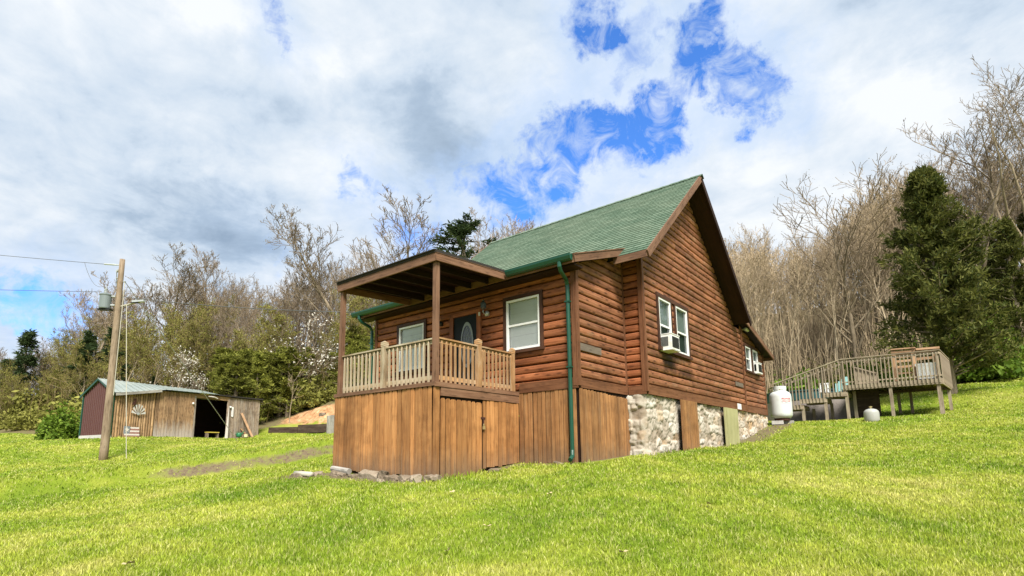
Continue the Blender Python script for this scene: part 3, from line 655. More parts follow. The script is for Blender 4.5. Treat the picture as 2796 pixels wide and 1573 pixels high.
# stone foundation -----------------------------------------------------
M['cornerstone'] = plain('pale_corner_stone', (.56,.51,.44), .9, .2, nz=.3, scale=7, dirt=(.42,.34,.25))
def stone_wall():
    y0, y1, z0, z1 = 1.72, 12.95, -1.75, -.05; st = .026
    ny_, nz_ = int((y1-y0)/st), int((z1-z0)/st)
    yy, zz = np.meshgrid(np.linspace(y0, y1, ny_), np.linspace(z0, z1, nz_), indexing='ij')
    r2 = np.random.default_rng(5); pts = []
    z = z0
    while z < z1+.2:
        h = r2.uniform(.12, .26); y = y0-r2.uniform(0, .3)
        while y < y1+.4:
            w = r2.uniform(.16, .5); pts.append((y+w/2+r2.normal(0, .012), z+h/2+r2.normal(0, .03), h/2*r2.uniform(.85, 1.15), w/2)); y += w
        z += h
    pts = np.array(pts); S = np.array([1, 1.55])
    wy = yy+(vnoise(yy, zz, .17, 21)-.5)*.07+(vnoise(yy, zz, .06, 23)-.5)*.035; wz = zz+(vnoise(yy, zz, .2, 22)-.5)*.07+(vnoise(yy, zz, .05, 24)-.5)*.025
    best = np.full(yy.shape, 9.); sec = np.full(yy.shape, 9.); idx = np.zeros(yy.shape, int)
    for k, (py, pz, hh, hw) in enumerate(pts):
        d = ((np.abs(wy-py)/hw)**3.4+(np.abs(wz-pz)/hh)**3.4)**(1/3.4)
        m1 = d < best; sec = np.where(m1, best, np.minimum(sec, d)); idx = np.where(m1, k, idx); best = np.where(m1, d, best)
    e = np.clip((sec-best)/.34, 0, 1); tone = r2.uniform(0, 1, len(pts))[idx]; tone2 = r2.uniform(0, 1, len(pts))[idx]
    disp = (.05*e**.4*(.3+tone*1.0)+(vnoise(yy, zz, .12, 31)-.5)*.045+(vnoise(yy, zz, .05, 33)-.5)*.035)
    sl = rng.normal(0, .004, yy.shape); jog = yy < 2.17; V = np.stack([np.where(jog, .40+(yy-2.17), .40+disp*(1-.75*np.exp(-((np.abs(yy-4.55)/.66)**8))-.75*np.exp(-((np.abs(yy-8.1)/.7)**8)))+sl), np.where(jog, 2.16-disp*sst(2.17, 2.10, yy), np.maximum(yy, 2.14)), zz], -1).reshape(-1, 3); ii = (np.arange(ny_-1)[:, None]*nz_+np.arange(nz_-1)[None]).ravel()
    N = NT('limestone_rubble'); ca = N.n('ShaderNodeAttribute', attribute_name='tone'); eb = N.n('ShaderNodeAttribute', attribute_name='edge'); wm = N.n('ShaderNodeAttribute', attribute_name='warm')
    ob = N.coord('Object'); f = N.math('ADD', N.math('MULTIPLY', ca.outputs['Fac'], .6), N.math('MULTIPLY', N.noise(ob, 9, 6, .7), .5))
    c = N.ramp(f, [(.2, (.25,.195,.14)), (.4, (.355,.30,.235)), (.62, (.44,.39,.32)), (.85, (.53,.485,.42))])
    c = N.mix(N.math('MULTIPLY', wm.outputs['Fac'], .65), c, (.60,.37,.17))
    c = N.mix(N.ramp(N.noise(ob, 3, 6, .75), [(.58, (0, 0, 0)), (.72, (.4, .4, .4))]), c, (.36,.25,.15))
    c = N.mix(N.ramp(eb.outputs['Fac'], [(.12, (1, 1, 1)), (.42, (0, 0, 0))]), c, (.31,.265,.205))
    N.bump(N.noise(ob, 40, 5, .7), .5, .01); N.done(c, .9, .2)
    me = npmesh('stone_foundation', V-np.array(WLOC[house.name]), np.stack([ii, ii+nz_, ii+nz_+1, ii+1], 1), N.m, False, 4)
    for k, v in (('tone', tone), ('edge', e), ('warm', np.clip(tone2*1.6-.9, 0, 1)*.6+sst(8.5, 12, yy)*.5*tone2)):
        a = me.attributes.new(k, 'FLOAT', 'POINT'); a.data.foreach_set('value', v.ravel().astype(np.float32))
    link('stone_foundation', me, house)
stone_wall()
m = MB()
for k in range(7): y = 3.98+k*.16; m.box(.535, .57, y, y+.145, -1.5, -.055)
m.build('access_board', M['skirt2'], house, 'brown board panel set in the stone foundation')
m = MB(); m.box(.54, .575, 7.55, 8.7, -1.32, -.055); m.box(.52, .56, 7.45, 7.545, -1.34, -.055); m.build('access_board', M['olive'], house, 'pale olive panel set in the stone foundation')
# board skirting -------------------------------------------------------
def pickets(mb, p0, p1, zt, zb, w=.124, gap=.019, dog=True, th=.02, nrm=(0, -1, 0)):
    p0, p1 = Vector(p0), Vector(p1); L = (p1-p0).length; d = (p1-p0)/L; n = Vector(nrm); s = 0
    while s < L-.03:
        ww = min(w*random.uniform(.8, 1.12), L-s); a = p0+d*s; b = p0+d*(s+ww-gap*random.choice((.6, .8, 1, 1, 1.5))); f = (s+ww/2)/L
        z1 = (zt(f) if callable(zt) else zt)+random.uniform(-.008, .008); z0 = (zb(f) if callable(zb) else zb)+random.uniform(-.035, .02); c = .028 if dog else 0
        o = n*random.uniform(0, .014); ou, ov = random.uniform(0, 50), random.uniform(0, 50)
        prof = [(a, z0), (b, z0), (b, z1-c), (b-d*c, z1), (a+d*c, z1), (a, z1-c)] if dog else [(a, z0), (b, z0), (b, z1), (a, z1)]
        F = [Vector((q.x, q.y, z))+n*th+o for q, z in prof]; B = [Vector((q.x, q.y, z))+o for q, z in prof]; base = len(mb.v)
        mb.v += [tuple(x) for x in F+B]; k = len(prof)
        mb.f.append(tuple(base+i for i in range(k))); mb.uv += [(ou+z, ov+(q-a).length) for q, z in prof]
        for i in range(k):
            j = (i+1) % k; mb.f.append((base+j, base+i, base+k+i, base+k+j)); mb.uv += [(ou+prof[j][1], ov), (ou+prof[i][1], ov), (ou+prof[i][1], ov+.02), (ou+prof[j][1], ov+.02)]
        s += ww
mb = MB(); pickets(mb, (-4.57, -2.45, 0), (-1.53, -2.45, 0), -.10, lambda f: -1.62-.12*f); sk = mb.build('skirting', M['skirt'], house)
mb = MB(); mb.box(-1.545, -1.49, -2.475, -2.36, -1.75, -.12); mb.build('corner_post', M['skirt'], house)
mb = MB(); pickets(mb, (-1.5, -1.18, 0), (-1.5, -.03, 0), -.285, lambda f: -1.6+.08*f, dog=False, nrm=(1, 0, 0)); mb.build('skirting', M['skirt'], house)
mb = MB(); pickets(mb, (-1.50, -2.335, 0), (-1.50, -1.19, 0), lambda f: -.315-.02*f, -1.745, nrm=(1, 0, 0), w=.15); gate = mb.build('gate', M['skirt'], house)
mb = MB(); mb.box(-1.478, -1.468, -1.26, -1.13, -.66, -.62); mb.box(-1.478, -1.466, -1.2, -1.17, -.78, -.62); mb.build('hasp', M['rust'], gate)
mb = MB(); mb.box(-1.47, -1.44, -1.215, -1.165, -.86, -.80); mb.tube([(-1.455, -1.207, -.80), (-1.455, -1.205, -.765), (-1.455, -1.19, -.75), (-1.455, -1.175, -.765), (-1.455, -1.173, -.80)], .005, 6); mb.build('padlock', M['brass'], gate)
mb = MB(); pickets(mb, (-1.46, -.005, 0), (-.02, -.005, 0), -.065, -1.55, dog=False); mb.build('skirting', M['skirt2'], house)
mb = MB(); pickets(mb, (.005, .0, 0), (.005, 2.17, 0), lambda f: -.06-.07*f, lambda f: -1.55+.1*f, nrm=(1, 0, 0), w=.15); mb.build('skirting', M['skirt2'], house)
mb = MB(); mb.box(-6.43, -4.5, -.03, 0, -1.4, -.02); mb.box(-6.44, -6.41, 0, 12.9, -1.6, -.02); mb.box(-6.4, .4, 12.9, 12.93, -1, -.02); mb.build('foundation_board', M['skirt2'], house)
for nm_, b_ in (('a', (-4.55, -1.52, -2.435, -2.425, -1.7, -.12)), ('b', (-1.53, -1.52, -2.42, -.02, -1.7, -.12)), ('c', (-1.45, -.02, .012, .02, -1.6, -.06)), ('d', (-.02, -.012, .02, 2.15, -1.6, -.06))):
    m_ = MB(); m_.box(*b_); m_.build('skirting_backing', M['soffit'], house)
# porch ---------------------------------------------------------------
mb = MB()
for k in range(18): mb.box(-4.56, -1.50, -2.44+k*.137, -2.44+k*.137+.13, -.055, -.028)
mb.build('porch_floor', M['rail'], house)
mb = MB(); mb.box(-4.60, -1.49, -2.50, -2.455, -.10, -.03); mb.box(-1.495, -1.45, -2.49, .0, -.115, -.03); mb.box(-1.495, -1.462, -2.35, -.02, -.275, -.122); mb.build('rim_board', M['fascia'], house)
# porch roof: nearly flat, tipped outward
pz = lambda y: 2.415+(.13)*(y+2.5)/2.07
mb = MB(); mb.bar((-3.02, -2.53, pz(-2.53)+.012), (-3.02, -.42, pz(-.42)+.012), 3.16, .05)
for k in range(22): mb.box(-4.58+k*.142, -4.58+k*.142+.135, -2.56, -2.5, pz(-2.5)+.028, pz(-2.5)+.046)
proof = mb.build('porch_roof', M['darkshingle'], house)
mb = MB(); mb.box(-4.555, -1.485, -2.515, -2.48, 2.245, 2.40); mb.bar((-1.468, -2.515, pz(-2.5)-.09), (-1.468, -.42, pz(-.42)-.09), .034, .155); mb.bar((-4.572, -2.515, pz(-2.5)-.09), (-4.572, -.42, pz(-.42)-.09), .034, .155); mb.build('porch_fascia', M['fascia'], proof)
mb = MB(); mb.bar((-1.448, -2.52, pz(-2.5)-.01), (-1.448, -.42, pz(-.42)-.01), .012, .03); mb.build('drip_edge', M['fascia'], proof)
for k in range(5):
    x = -4.05+k*.52; mb = MB(); mb.bar((x, -2.47, pz(-2.47)-.085), (x, -.05, pz(-.05)-.085), .04, .13); mb.build('joist', M['joist'], proof)
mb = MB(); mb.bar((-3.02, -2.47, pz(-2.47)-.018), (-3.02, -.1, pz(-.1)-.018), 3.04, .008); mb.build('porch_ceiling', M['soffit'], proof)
for x in (-1.555, -4.50):
    mb = MB(); mb.box(x-.046, x+.046, -2.456, -2.364, -.03, 2.243); mb.build('porch_post', M['fascia'], house)
# railing with balusters
def baluster_mesh(mat, h=.80, w=.034):
    mb = MB(); mb.bar((0, 0, 0), (0, 0, h-.05), w, w, (1, 0, 0))
    b = len(mb.v); a = w/2
    mb.face([(-a, -a, h-.05), (a, -a, h-.05), (a*.35, -a*.6, h), (-a*.35, -a*.6, h)], [(0, 0)]*4); mb.face([(a, -a, h-.05), (a, a, h-.05), (a*.35, a, h), (a*.35, -a*.6, h)], [(0, 0)]*4)
    mb.face([(a, a, h-.05), (-a, a, h-.05), (-a*.35, a, h), (a*.35, a, h)], [(0, 0)]*4); mb.face([(-a, a, h-.05), (-a, -a, h-.05), (-a*.35, -a*.6, h), (-a*.35, a, h)], [(0, 0)]*4); mb.face([(-a*.35, -a*.6, h), (a*.35, -a*.6, h), (a*.35, a, h), (-a*.35, a, h)], [(0, 0)]*4)
    me = bpy.data.meshes.new('baluster'); me.from_pydata(mb.v, [], mb.f); ul = me.uv_layers.new(name='UVMap'); ul.data.foreach_set('uv', np.array(mb.uv, np.float32).ravel()); me.materials.append(mat); return me
def newel(mb, x, y, zt, w=.085):
    mb.box(x-w/2, x+w/2, y-w/2, y+w/2, -.09, zt-.12)
    for a, b, s in ((zt-.115, zt-.085, 1.08), (zt-.08, zt-.045, 1.16), (zt-.04, zt-.02, 1.1)): mb.box(x-w/2*s, x+w/2*s, y-w/2*s, y+w/2*s, a, b)
    s = w/2*1.05; t = (x, y, zt+.015)
    for c in ((( -s, -s), (s, -s)), ((s, -s), (s, s)), ((s, s), (-s, s)), ((-s, s), (-s, -s))): mb.face([(x+c[0][0], y+c[0][1], zt-.02), (x+c[1][0], y+c[1][1], zt-.02), t], [(0, 0)]*3)
def place_child(parent, me, name, wloc, tilt=0, ax='y', rz=0, sz=1.):
    o = bpy.data.objects.new(name, me); col.objects.link(o); o.parent = parent
    o.location = Vector(wloc)-WLOC[parent.name]; o.rotation_euler = (tilt if ax == 'x' else 0, tilt if ax == 'y' else 0, rz); o.scale = (1, 1, sz); return o
mb = MB(); mb.box(-4.45, -1.6, -2.43, -2.345, .775, .805); mb.box(-4.45, -1.6, -2.385, -2.35, .70, .77); mb.box(-4.45, -1.6, -2.385, -2.35, .03, .11)
railf = mb.build('railing', M['railgrey'], house, 'peeling pale railing along the front of the porch')
bg, bo = baluster_mesh(M['railgrey'], .80), baluster_mesh(M['rail'], .80)
n = 23
for k in range(n):
    x = -4.38+k*(2.76/(n-1))
    if abs(x+3.03) > .06: place_child(railf, bg, 'baluster', (x+random.uniform(-.01, .01), -2.405, -.035), random.uniform(-.02, .02))
mb = MB(); newel(mb, -3.03, -2.41, .93, .1); mb.build('newel_post', M['railgrey'], railf)
mb = MB(); mb.box(-1.605, -1.52, -2.36, -.12, .79, .82); mb.box(-1.6, -1.565, -2.36, -.12, .715, .785); mb.box(-1.6, -1.565, -2.36, -.12, .03, .11)
rails = mb.build('railing', M['rail'], house, 'tan railing along the side of the porch')
for k in range(18):
    y = -2.27+k*(2.07/17)
    if abs(y+1.25) > .055: place_child(rails, bo, 'baluster', (-1.545, y, -.035), -.075 if k == 9 else random.uniform(-.012, .012), 'x')
mb = MB(); newel(mb, -1.545, -1.25, .95, .1); mb.build('newel_post', M['rail'], rails)
mb = MB(); newel(mb, -1.545, -.15, .92, .085); mb.build('newel_post', M['rail'], rails)
# flood light under the rear eave
m = MB(); m.lathe((.5, 10.45, 2.87), [(0, -.04), (.05, -.035), (.05, .02), (0, .03)], 12); fl = m.build('flood_light', M['white'], house, smooth=True)
m = MB()
for dy in (-.09, .09): m.lathe((.6, 10.45+dy, 2.83), [(0, -.06), (.05, -.04), (.06, .03), (.03, .07), (0, .075)], 12)
m.build('flood_bulb', M['white'], fl, smooth=True)
m = MB(); m.box(.486, .51, 8.98, 9.4, -.02, .16); m.build('vent_cover', M['white'], house)

# window air conditioners -------------------------------------------------
def aircon(y0, y1, x0, x1, z0, z1, label):
    t = thing('window_air_conditioner', label, 'air conditioner', (x0, (y0+y1)/2, z0), 'window air conditioners')
    m = MB(); m.box(x0, x1, y0, y1, z0, z1); m.box(x0, x1+.012, y0-.008, y1+.008, z1, z1+.018); m.box(x0, x1+.012, y0-.006, y1+.006, z0-.016, z0); m.build('casing', M['ac'], t)
    m = MB(); n = 12
    m.box(x1, x1+.006, y0+.05, y1-.05, z0+.05, z1-.05)
    for k in range(n): z = z0+.055+k*(z1-z0-.11)/n; m.box(x1+.004, x1+.018, y0+.05, y1-.05, z, z+.008)
    m.build('grille', M['acgrille'], t)
    m = MB()
    for k in range(7): xx = x0+.07+k*(x1-x0-.14)/7; m.box(xx, xx+.018, y0-.006, y0, z0+.08, z1-.06)
    m.build('side_louvre', M['acgrille'], t)
    m = MB(); m.box(x1+.012, x1+.018, y0+.02, y1-.02, z0, z0+.03); m.build('drip_tray', M['ac'], t)
aircon(3.07, 3.58, .44, .76, 1.08, 1.45, 'white window air conditioner below the left sash of the gable window')
aircon(11.5, 12.02, .42, .62, 1.42, 1.80, 'small white window air conditioner at the rear addition beside the tank')
m = MB(); m.bar((.5, 3.3, .98), (.74, 3.3, 1.06), .04, .05); 

# ================================================================== PROPANE TANKS
tx, ty = .86, 13.42; tg = tz(tx, ty)
t = thing('propane_tank', 'tall white propane tank on blocks beside the rear corner of the cabin', 'propane tank', (tx, ty, tg))
zb = -.16
m = MB(); m.lathe((tx, ty, zb), [(0, .0), (.28, 0), (.31, .02), (.355, .06), (.38, .12), (.383, .2), (.383, .82), (.37, .90), (.33, .97), (.25, 1.02), (0, 1.045)], 40); tb = m.build('tank_body', M['tank'], t, smooth=True)
m = MB(); nn_ = 30
def ring(a0, a1, r, z0, z1, n):
    for i in range(n):
        A, B = a0+(a1-a0)*i/n, a0+(a1-a0)*(i+1)/n
        for rr, fl_ in ((r, 0), (r-.012, 1)):
            q = [(tx+rr*math.cos(A), ty+rr*math.sin(A), z0), (tx+rr*math.cos(B), ty+rr*math.sin(B), z0), (tx+rr*math.cos(B), ty+rr*math.sin(B), z1), (tx+rr*math.cos(A), ty+rr*math.sin(A), z1)]
            m.face(q[::-1] if fl_ else q, [(0, 0)]*4)
ring(0, 2*PI, .225, zb+.98, zb+1.06, 36); ring(0, 2*PI, .235, zb+1.10, zb+1.20, 36)
for k in range(4):
    a = PI*.25+k*PI/2+.45; ring(a-.55, a+.33, .23, zb+1.055, zb+1.105, 10)
m.lathe((tx, ty, zb+1.2), [(.235, 0), (.23, .02), (.215, .02), (.21, 0)], 30)
m.build('collar', M['tank'], t, smooth=False)
m = MB(); m.lathe((tx, ty, zb), [(.27, -.09), (.27, .02)], 30); m.build('foot_ring', M['rust'], t)
m = MB(); m.tube([(tx, ty, zb+1.0), (tx, ty, zb+1.12)], .03, 8); m.build('valve', M['brass'], t)
# printed oval on the tank
cdir = math.atan2(CAM[1]-ty, CAM[0]-tx)+.55
def on_tank(a, z, r=.386): return (tx+r*math.cos(cdir+a/.385), ty+r*math.sin(cdir+a/.385), z)
m = MB()
for i in range(40):
    A, B = 2*PI*i/40, 2*PI*(i+1)/40
    q = [on_tank(.2*math.cos(A), zb+.66+.15*math.sin(A)), on_tank(.2*math.cos(B), zb+.66+.15*math.sin(B)), on_tank(.19*math.cos(B), zb+.66+.14*math.sin(B)), on_tank(.19*math.cos(A), zb+.66+.14*math.sin(A))]
    m.face(q[::-1], [(0, 0)]*4)
m.build('oval_mark', M['greyprint'], tb)
def tank_text(txt, size, z, mat):
    cu = bpy.data.curves.new('lettering', 'FONT'); cu.body = txt; cu.size = size; cu.align_x = 'CENTER'; cu.offset = .002
    o = bpy.data.objects.new('lettering_tmp', cu); col.objects.link(o); bpy.context.view_layer.update()
    me = bpy.data.meshes.new_from_object(o.evaluated_get(bpy.context.evaluated_depsgraph_get())); bpy.data.objects.remove(o)
    w0 = WLOC[tb.name]
    for v in me.vertices:
        x, y = v.co.x, v.co.y; p = on_tank(x, z+y, .388); v.co = Vector(p)-w0
    me.materials.clear(); me.materials.append(mat); ob = bpy.data.objects.new('lettering', me); col.objects.link(ob); ob.parent = tb
tank_text('PROPANE', .075, zb+.69, M['red']); tank_text('ONLY GAS', .065, zb+.61, M['red']); tank_text('CALL US', .035, zb+.56, M['greyprint'])
for i, (dx, dy, rz, lab) in enumerate(((-.12, -.18, .1, 'grey concrete block under the left side of the white propane tank'), (.16, .12, .4, 'tan concrete block under the right side of the white propane tank'))):
    m = MB(); m.box(-.2, .2, -.1, .1, -.14, 0); o = m.build('block', M['concrete'] if i == 0 else M['greyfence']); o.location = (tx+dx, ty+dy, zb-.09); o.rotation_euler = (0, 0, rz); tag(o, lab, 'block')
sx, sy_ = 3.72, 13.5; sg = tz(sx, sy_)
t = thing('gas_cylinder', 'small grey gas cylinder standing in the grass under the deck', 'gas cylinder', (sx, sy_, sg))
m = MB(); m.lathe((sx, sy_, sg), [(0, -.05), (.2, -.05), (.225, .0), (.235, .05), (.235, .30), (.215, .36), (.16, .41), (.07, .44), (0, .445)], 28); m.build('body', M['cyl'], t, smooth=True)
m = MB(); m.tube([(sx, sy_, sg+.43), (sx, sy_, sg+.53)], .022, 8); m.tube([(sx-.05, sy_, sg+.5), (sx+.05, sy_, sg+.5)], .014, 6); m.build('valve', M['brass'], t)

# ================================================================== DECK
dk = thing('pool_deck', 'weathered wooden deck on posts with stepped landings and slatted railing', 'deck', (4, 17.5, 0))
P0, P1 = Vector((2.66, 16.3, 0)), Vector((5.78, 16.3, 0)); Q1 = Vector((6.06, 19.3, 0)); Q0 = Vector((2.7, 19.3, 0))
m = MB()
for k in range(22):
    y = 16.32+k*.137; xr = 5.76+.28*(y-16.3)/3; m.box(2.68, xr, y, y+.13, 1.185, 1.22)
m.build('deck_boards'.rstrip('s'), M['deck'], dk)
m = MB(); m.bar((2.62, 16.28, 1.10), (5.8, 16.28, 1.10), .04, .2); m.bar((5.8, 16.28, 1.10), (6.08, 19.32, 1.10), .04, .2); m.bar((2.64, 16.3, 1.10), (2.68, 19.3, 1.10), .04, .2); m.bar((2.7, 19.3, 1.10), (6.06, 19.3, 1.10), .04, .2)
m.build('rim_joist', M['deck'], dk)
m = MB()
for k in range(9): m.box(2.95+k*.32, 2.99+k*.32, 16.31, 19.27, 1.0, 1.182)
m.box(2.7, 5.9, 17.75, 17.85, .9, .998); m.build('floor_joist', M['tie'], dk)  # joists coloured dark to put the shade under the deck into the wood
levels = [(1.90, 2.75, .96), (1.03, 2.0, .76), (.12, 1.12, .52)]
for a, b, z in levels:
    m = MB()
    for k in range(9): m.box(a, b, 16.32+k*.137, 16.32+k*.137+.13, z-.03, z)
    m.bar((a, 16.28, z-.11), (b, 16.28, z-.11), .04, .17); m.bar((a, 17.56, z-.11), (b, 17.56, z-.11), .04, .17); m.bar((b, 16.3, z-.11), (b, 17.56, z-.11), .04, .17); m.build('stair_landing', M['deck'], dk)
m = MB(); m.bar((2.95, 17.3, .4), (3.75, 17.3, .4), .04, 1.3); m.build('skirt_panel', M['tie'], dk)
posts = [(4.2, 16.34, 1.0), (5.68, 16.36, 1.0), (5.72, 17.4, 1.0), (6.0, 19.1, 1.0), (4.3, 19.1, 1.0), (4.72, 19.1, 1.0), (2.72, 16.34, .78), (2.93, 16.9, 1.0), (1.95, 16.34, .6), (1.1, 16.34, .4), (2.95, 19.1, 1.), (2.0, 17.5, .6), (1.3, 17.5, .4)]
for x, y, z in posts:
    m = MB(); m.box(x-.055, x+.055, y-.05, y+.05, tz(x, y)-.15, z); m.build('deck_post', M['deck'], dk)
m = MB(); m.bar((2.6, 16.24, 2.27), (5.82, 16.24, 2.27), .1, .035); m.bar((2.6, 16.27, 2.17), (5.82, 16.27, 2.17), .035, .08); m.bar((2.6, 16.27, 1.32), (5.82, 16.27, 1.32), .035, .05)
m.bar((2.62, 16.24, 2.27), (.05, 16.24, 1.48), .1, .035); m.bar((2.62, 16.28, 2.08), (.05, 16.28, 1.29), .035, .07)
for x, z0, z1 in ((2.66, .9, 2.24), (1.9, .7, 2.0), (1.42, .55, 1.84), (5.74, 1.0, 2.24)): m.box(x-.05, x+.05, 16.29, 16.38, z0, z1)
dr = m.build('railing', M['deck'], dk)
dm = baluster_mesh(M['deck'], 1.16, .036)
for k in range(25): place_child(dr, dm, 'baluster', (2.72+k*.126, 16.235, 1.05), random.uniform(-.02, .02))
for k in range(20):
    x = .14+k*.127; top = 1.46+(x-.05)*.79/2.57; base = .33 if x < 1.05 else .56 if x < 1.95 else .77
    place_child(dr, dm, 'baluster', (x, 16.235, base), random.uniform(-.02, .02), sz=(top-base)/1.16)
m = MB(); m.bar((5.80, 16.24, 2.27), (6.10, 19.35, 2.27), .1, .035); m.bar((5.80, 16.24, 2.17), (6.08, 19.35, 2.17), .035, .08); m.box(5.98, 6.08, 19.2, 19.3, 1, 2.26); ds = m.build('railing', M['deck'], dk)
for k in range(22): place_child(ds, dm, 'baluster', (5.845+.28*k/21, 16.36+k*.137, 1.05), random.uniform(-.02, .02), 'x')
m = MB()
for x0, x1, z0, z1 in ((3.0, 3.65, 1.25, 1.85),):
    for k in range(6): m.box(2.95+k*.135, 3.07+k*.135, 17.3, 17.33, 1.22, 2.0-.06*k)
    m.bar((2.95, 17.26, 2.05), (3.75, 17.26, 1.7), .05, .05)
m.build('stair_wall', M['deck'], dk)
# things on the deck
t = thing('slatted_rack', 'tan wooden slatted rack standing at the right end of the deck', 'rack', (5.1, 16.7, 1.22))
m = MB()
for x, zt in ((4.42, 2.52), (5.05, 2.52), (5.72, 2.42)): m.box(x-.07, x+.07, 16.62, 16.66, 1.23, zt-.05)
m.build('upright', M['deckrack'], t)
m = MB(); m.bar((4.34, 16.60, 2.51), (5.13, 16.60, 2.49), .16, .04); m.bar((5.14, 16.60, 2.42), (5.86, 16.60, 2.40), .16, .07); m.bar((4.34, 16.6, 2.40), (5.0, 16.6, 2.38), .04, .07); m.build('top_plank', M['deckrack'], t)
m = MB()
for z in (1.36, 1.55, 1.80, 2.03, 2.2, 2.32): m.bar((4.49, 16.67, z), (4.98, 16.67, z), .025, .085 if z > 1.7 else .06)
m.bar((5.12, 16.67, 2.05), (5.65, 16.67, 2.06), .025, .1); m.bar((5.12, 16.67, 2.33), (5.65, 16.67, 2.32), .025, .1)
m.build('cross_slat', M['deckrack'], t)
t = thing('white_chest', 'bright white plastic chest behind the slats at the deck corner', 'chest', (5.4, 17.0, 1.22))
m = MB(); m.box(5.08, 5.68, 16.39, 16.57, 1.24, 1.74); m.build('body', M['plastic'], t)
m = MB(); m.box(5.05, 5.70, 16.385, 16.58, 1.74, 1.84); m.build('lid', M['plastic'], t)
t = thing('plastic_chair', 'small white plastic chair on the lower deck landing', 'chair', (1.85, 17.1, .76))
m = MB(); m.box(1.65, 2.0, 16.9, 17.25, 1.03, 1.06); m.build('seat', M['plastic'], t)
m = MB()
for k in range(4): m.box(1.67+k*.09, 1.72+k*.09, 17.24, 17.27, 1.06, 1.42)
m.box(1.65, 2.0, 17.24, 17.27, 1.40, 1.46); m.build('backrest', M['plastic'], t)
for x in (1.67, 1.98):
    for y in (16.92, 17.23):
        m = MB(); m.bar((x, y, .77), (x, y, 1.04), .03, .03, (1, 0, 0)); m.build('leg', M['plastic'], t)
    m = MB(); m.bar((x, 16.92, 1.22), (x, 17.25, 1.24), .045, .025); m.bar((x, 16.92, 1.04), (x, 16.92, 1.22), .03, .03, (1, 0, 0)); m.build('armrest', M['plastic'], t)
# above ground pool
px_, py_ = .75, 19.7; pg = -.1
t = thing('above_ground_pool', 'round above ground pool with grey wall and turquoise liner behind the deck steps', 'pool', (px_, py_, pg))
m = MB(); m.lathe((px_, py_, 0), [(1.98, pg-.3), (1.98, .82), (1.94, .83)], 60); m.build('pool_wall', M['block'], t, smooth=False)
m = MB(); m.lathe((px_, py_, 0), [(1.985, .82), (2.0, .86), (1.99, 1.22), (2.03, 1.24), (2.03, 1.29), (1.9, 1.29), (1.88, .9)], 60); m.build('pool_liner', M['pooltarp'], t)
m = MB()
m.face([(px_+1.9*math.cos(2*PI*i/40), py_+1.9*math.sin(2*PI*i/40), .95) for i in range(40)], [(0, 0)]*40); m.build('water', M['pooltarp'], t)
m = MB()
for k in range(4): m.bar((2.28+k*.12, 17.35, 1.0+k*.07), (2.28+k*.12, 17.45, 1.42+k*.085), .115, .05, (0, 1, 0))
tag(m.build('pool_float', M['raft']), 'pale turquoise pool float propped on the deck steps', 'pool float')

# ================================================================== OUTBUILDING
S0 = Vector((-25.75, -.68, 0)); E1 = Vector((-.205, .979, 0)).normalized(); E2 = Vector((E1.y, -E1.x, 0))   # E2 points to the lawn
def SP(s, d, z): q = S0+E1*s+E2*d; return (q.x, q.y, z)
class SB(MB):
    def sbar(s, a, b, w, h, up=(0, 0, 1)): s.bar(SP(*a), SP(*b), w, h, up)
sh = thing('shed', 'low weathered board shed with pale metal roof and dark open doorway', 'shed', SP(4, -1.3, -.4))
# gable end in brown metal
N2 = MB()
def shed_board(mb, s0, s1, z0, z1, d=0., th=.03, roundd=False):
    w = s1-s0
    if roundd: mb.tube([SP((s0+s1)/2, d-.02, z0), SP((s0+s1)/2, d-.02, z1)], [w*.52, w*.5], 8)
    else: mb.bar(SP((s0+s1)/2, d, z0), SP((s0+s1)/2, d, z1), w, th, tuple(E2))
mb = MB(); n = 16; dep = 2.65
for i in range(n):
    d0, d1 = -dep*i/n, -dep*(i+1)/n
    zt = lambda d: 1.80+(2.50-1.80)*(1-abs(d+dep/2)/(dep/2))
    rib = d0-.03
    mb.face([SP(0, d0, -.22), SP(0, d1, -.22), SP(0, d1, zt(d1)), SP(0, d0, zt(d0))], [(0, 0)]*4)
    mb.bar(SP(-.012, d0, -.22), SP(-.012, d0, zt(d0)), .035, .03, tuple(E1))
mb.build('metal_gable', M['metalred'], sh)
mb = MB(); mb.bar(SP(-.0, .02, -.5), SP(-.0, -2.67, -.5), .1, .58); mb.bar(SP(0, .02, -.5), SP(.0, -.02, 0), .02, .02); mb.build('footing', M['concrete'], sh)
mb = MB(); mb.bar(SP(-.02, .03, -.25), SP(-.02, .03, 1.85), .06, .06, tuple(E2)); mb.bar(SP(-.02, -2.66, -.25), SP(-.02, -2.66, 1.8), .06, .06, tuple(E2))
mb.bar(SP(-.1, .22, 1.72), SP(-.1, -dep/2, 2.57), .03, .1); mb.bar(SP(-.1, -dep-.2, 1.74), SP(-.1, -dep/2, 2.57), .03, .1); mb.build('green_trim', M['green'], sh)
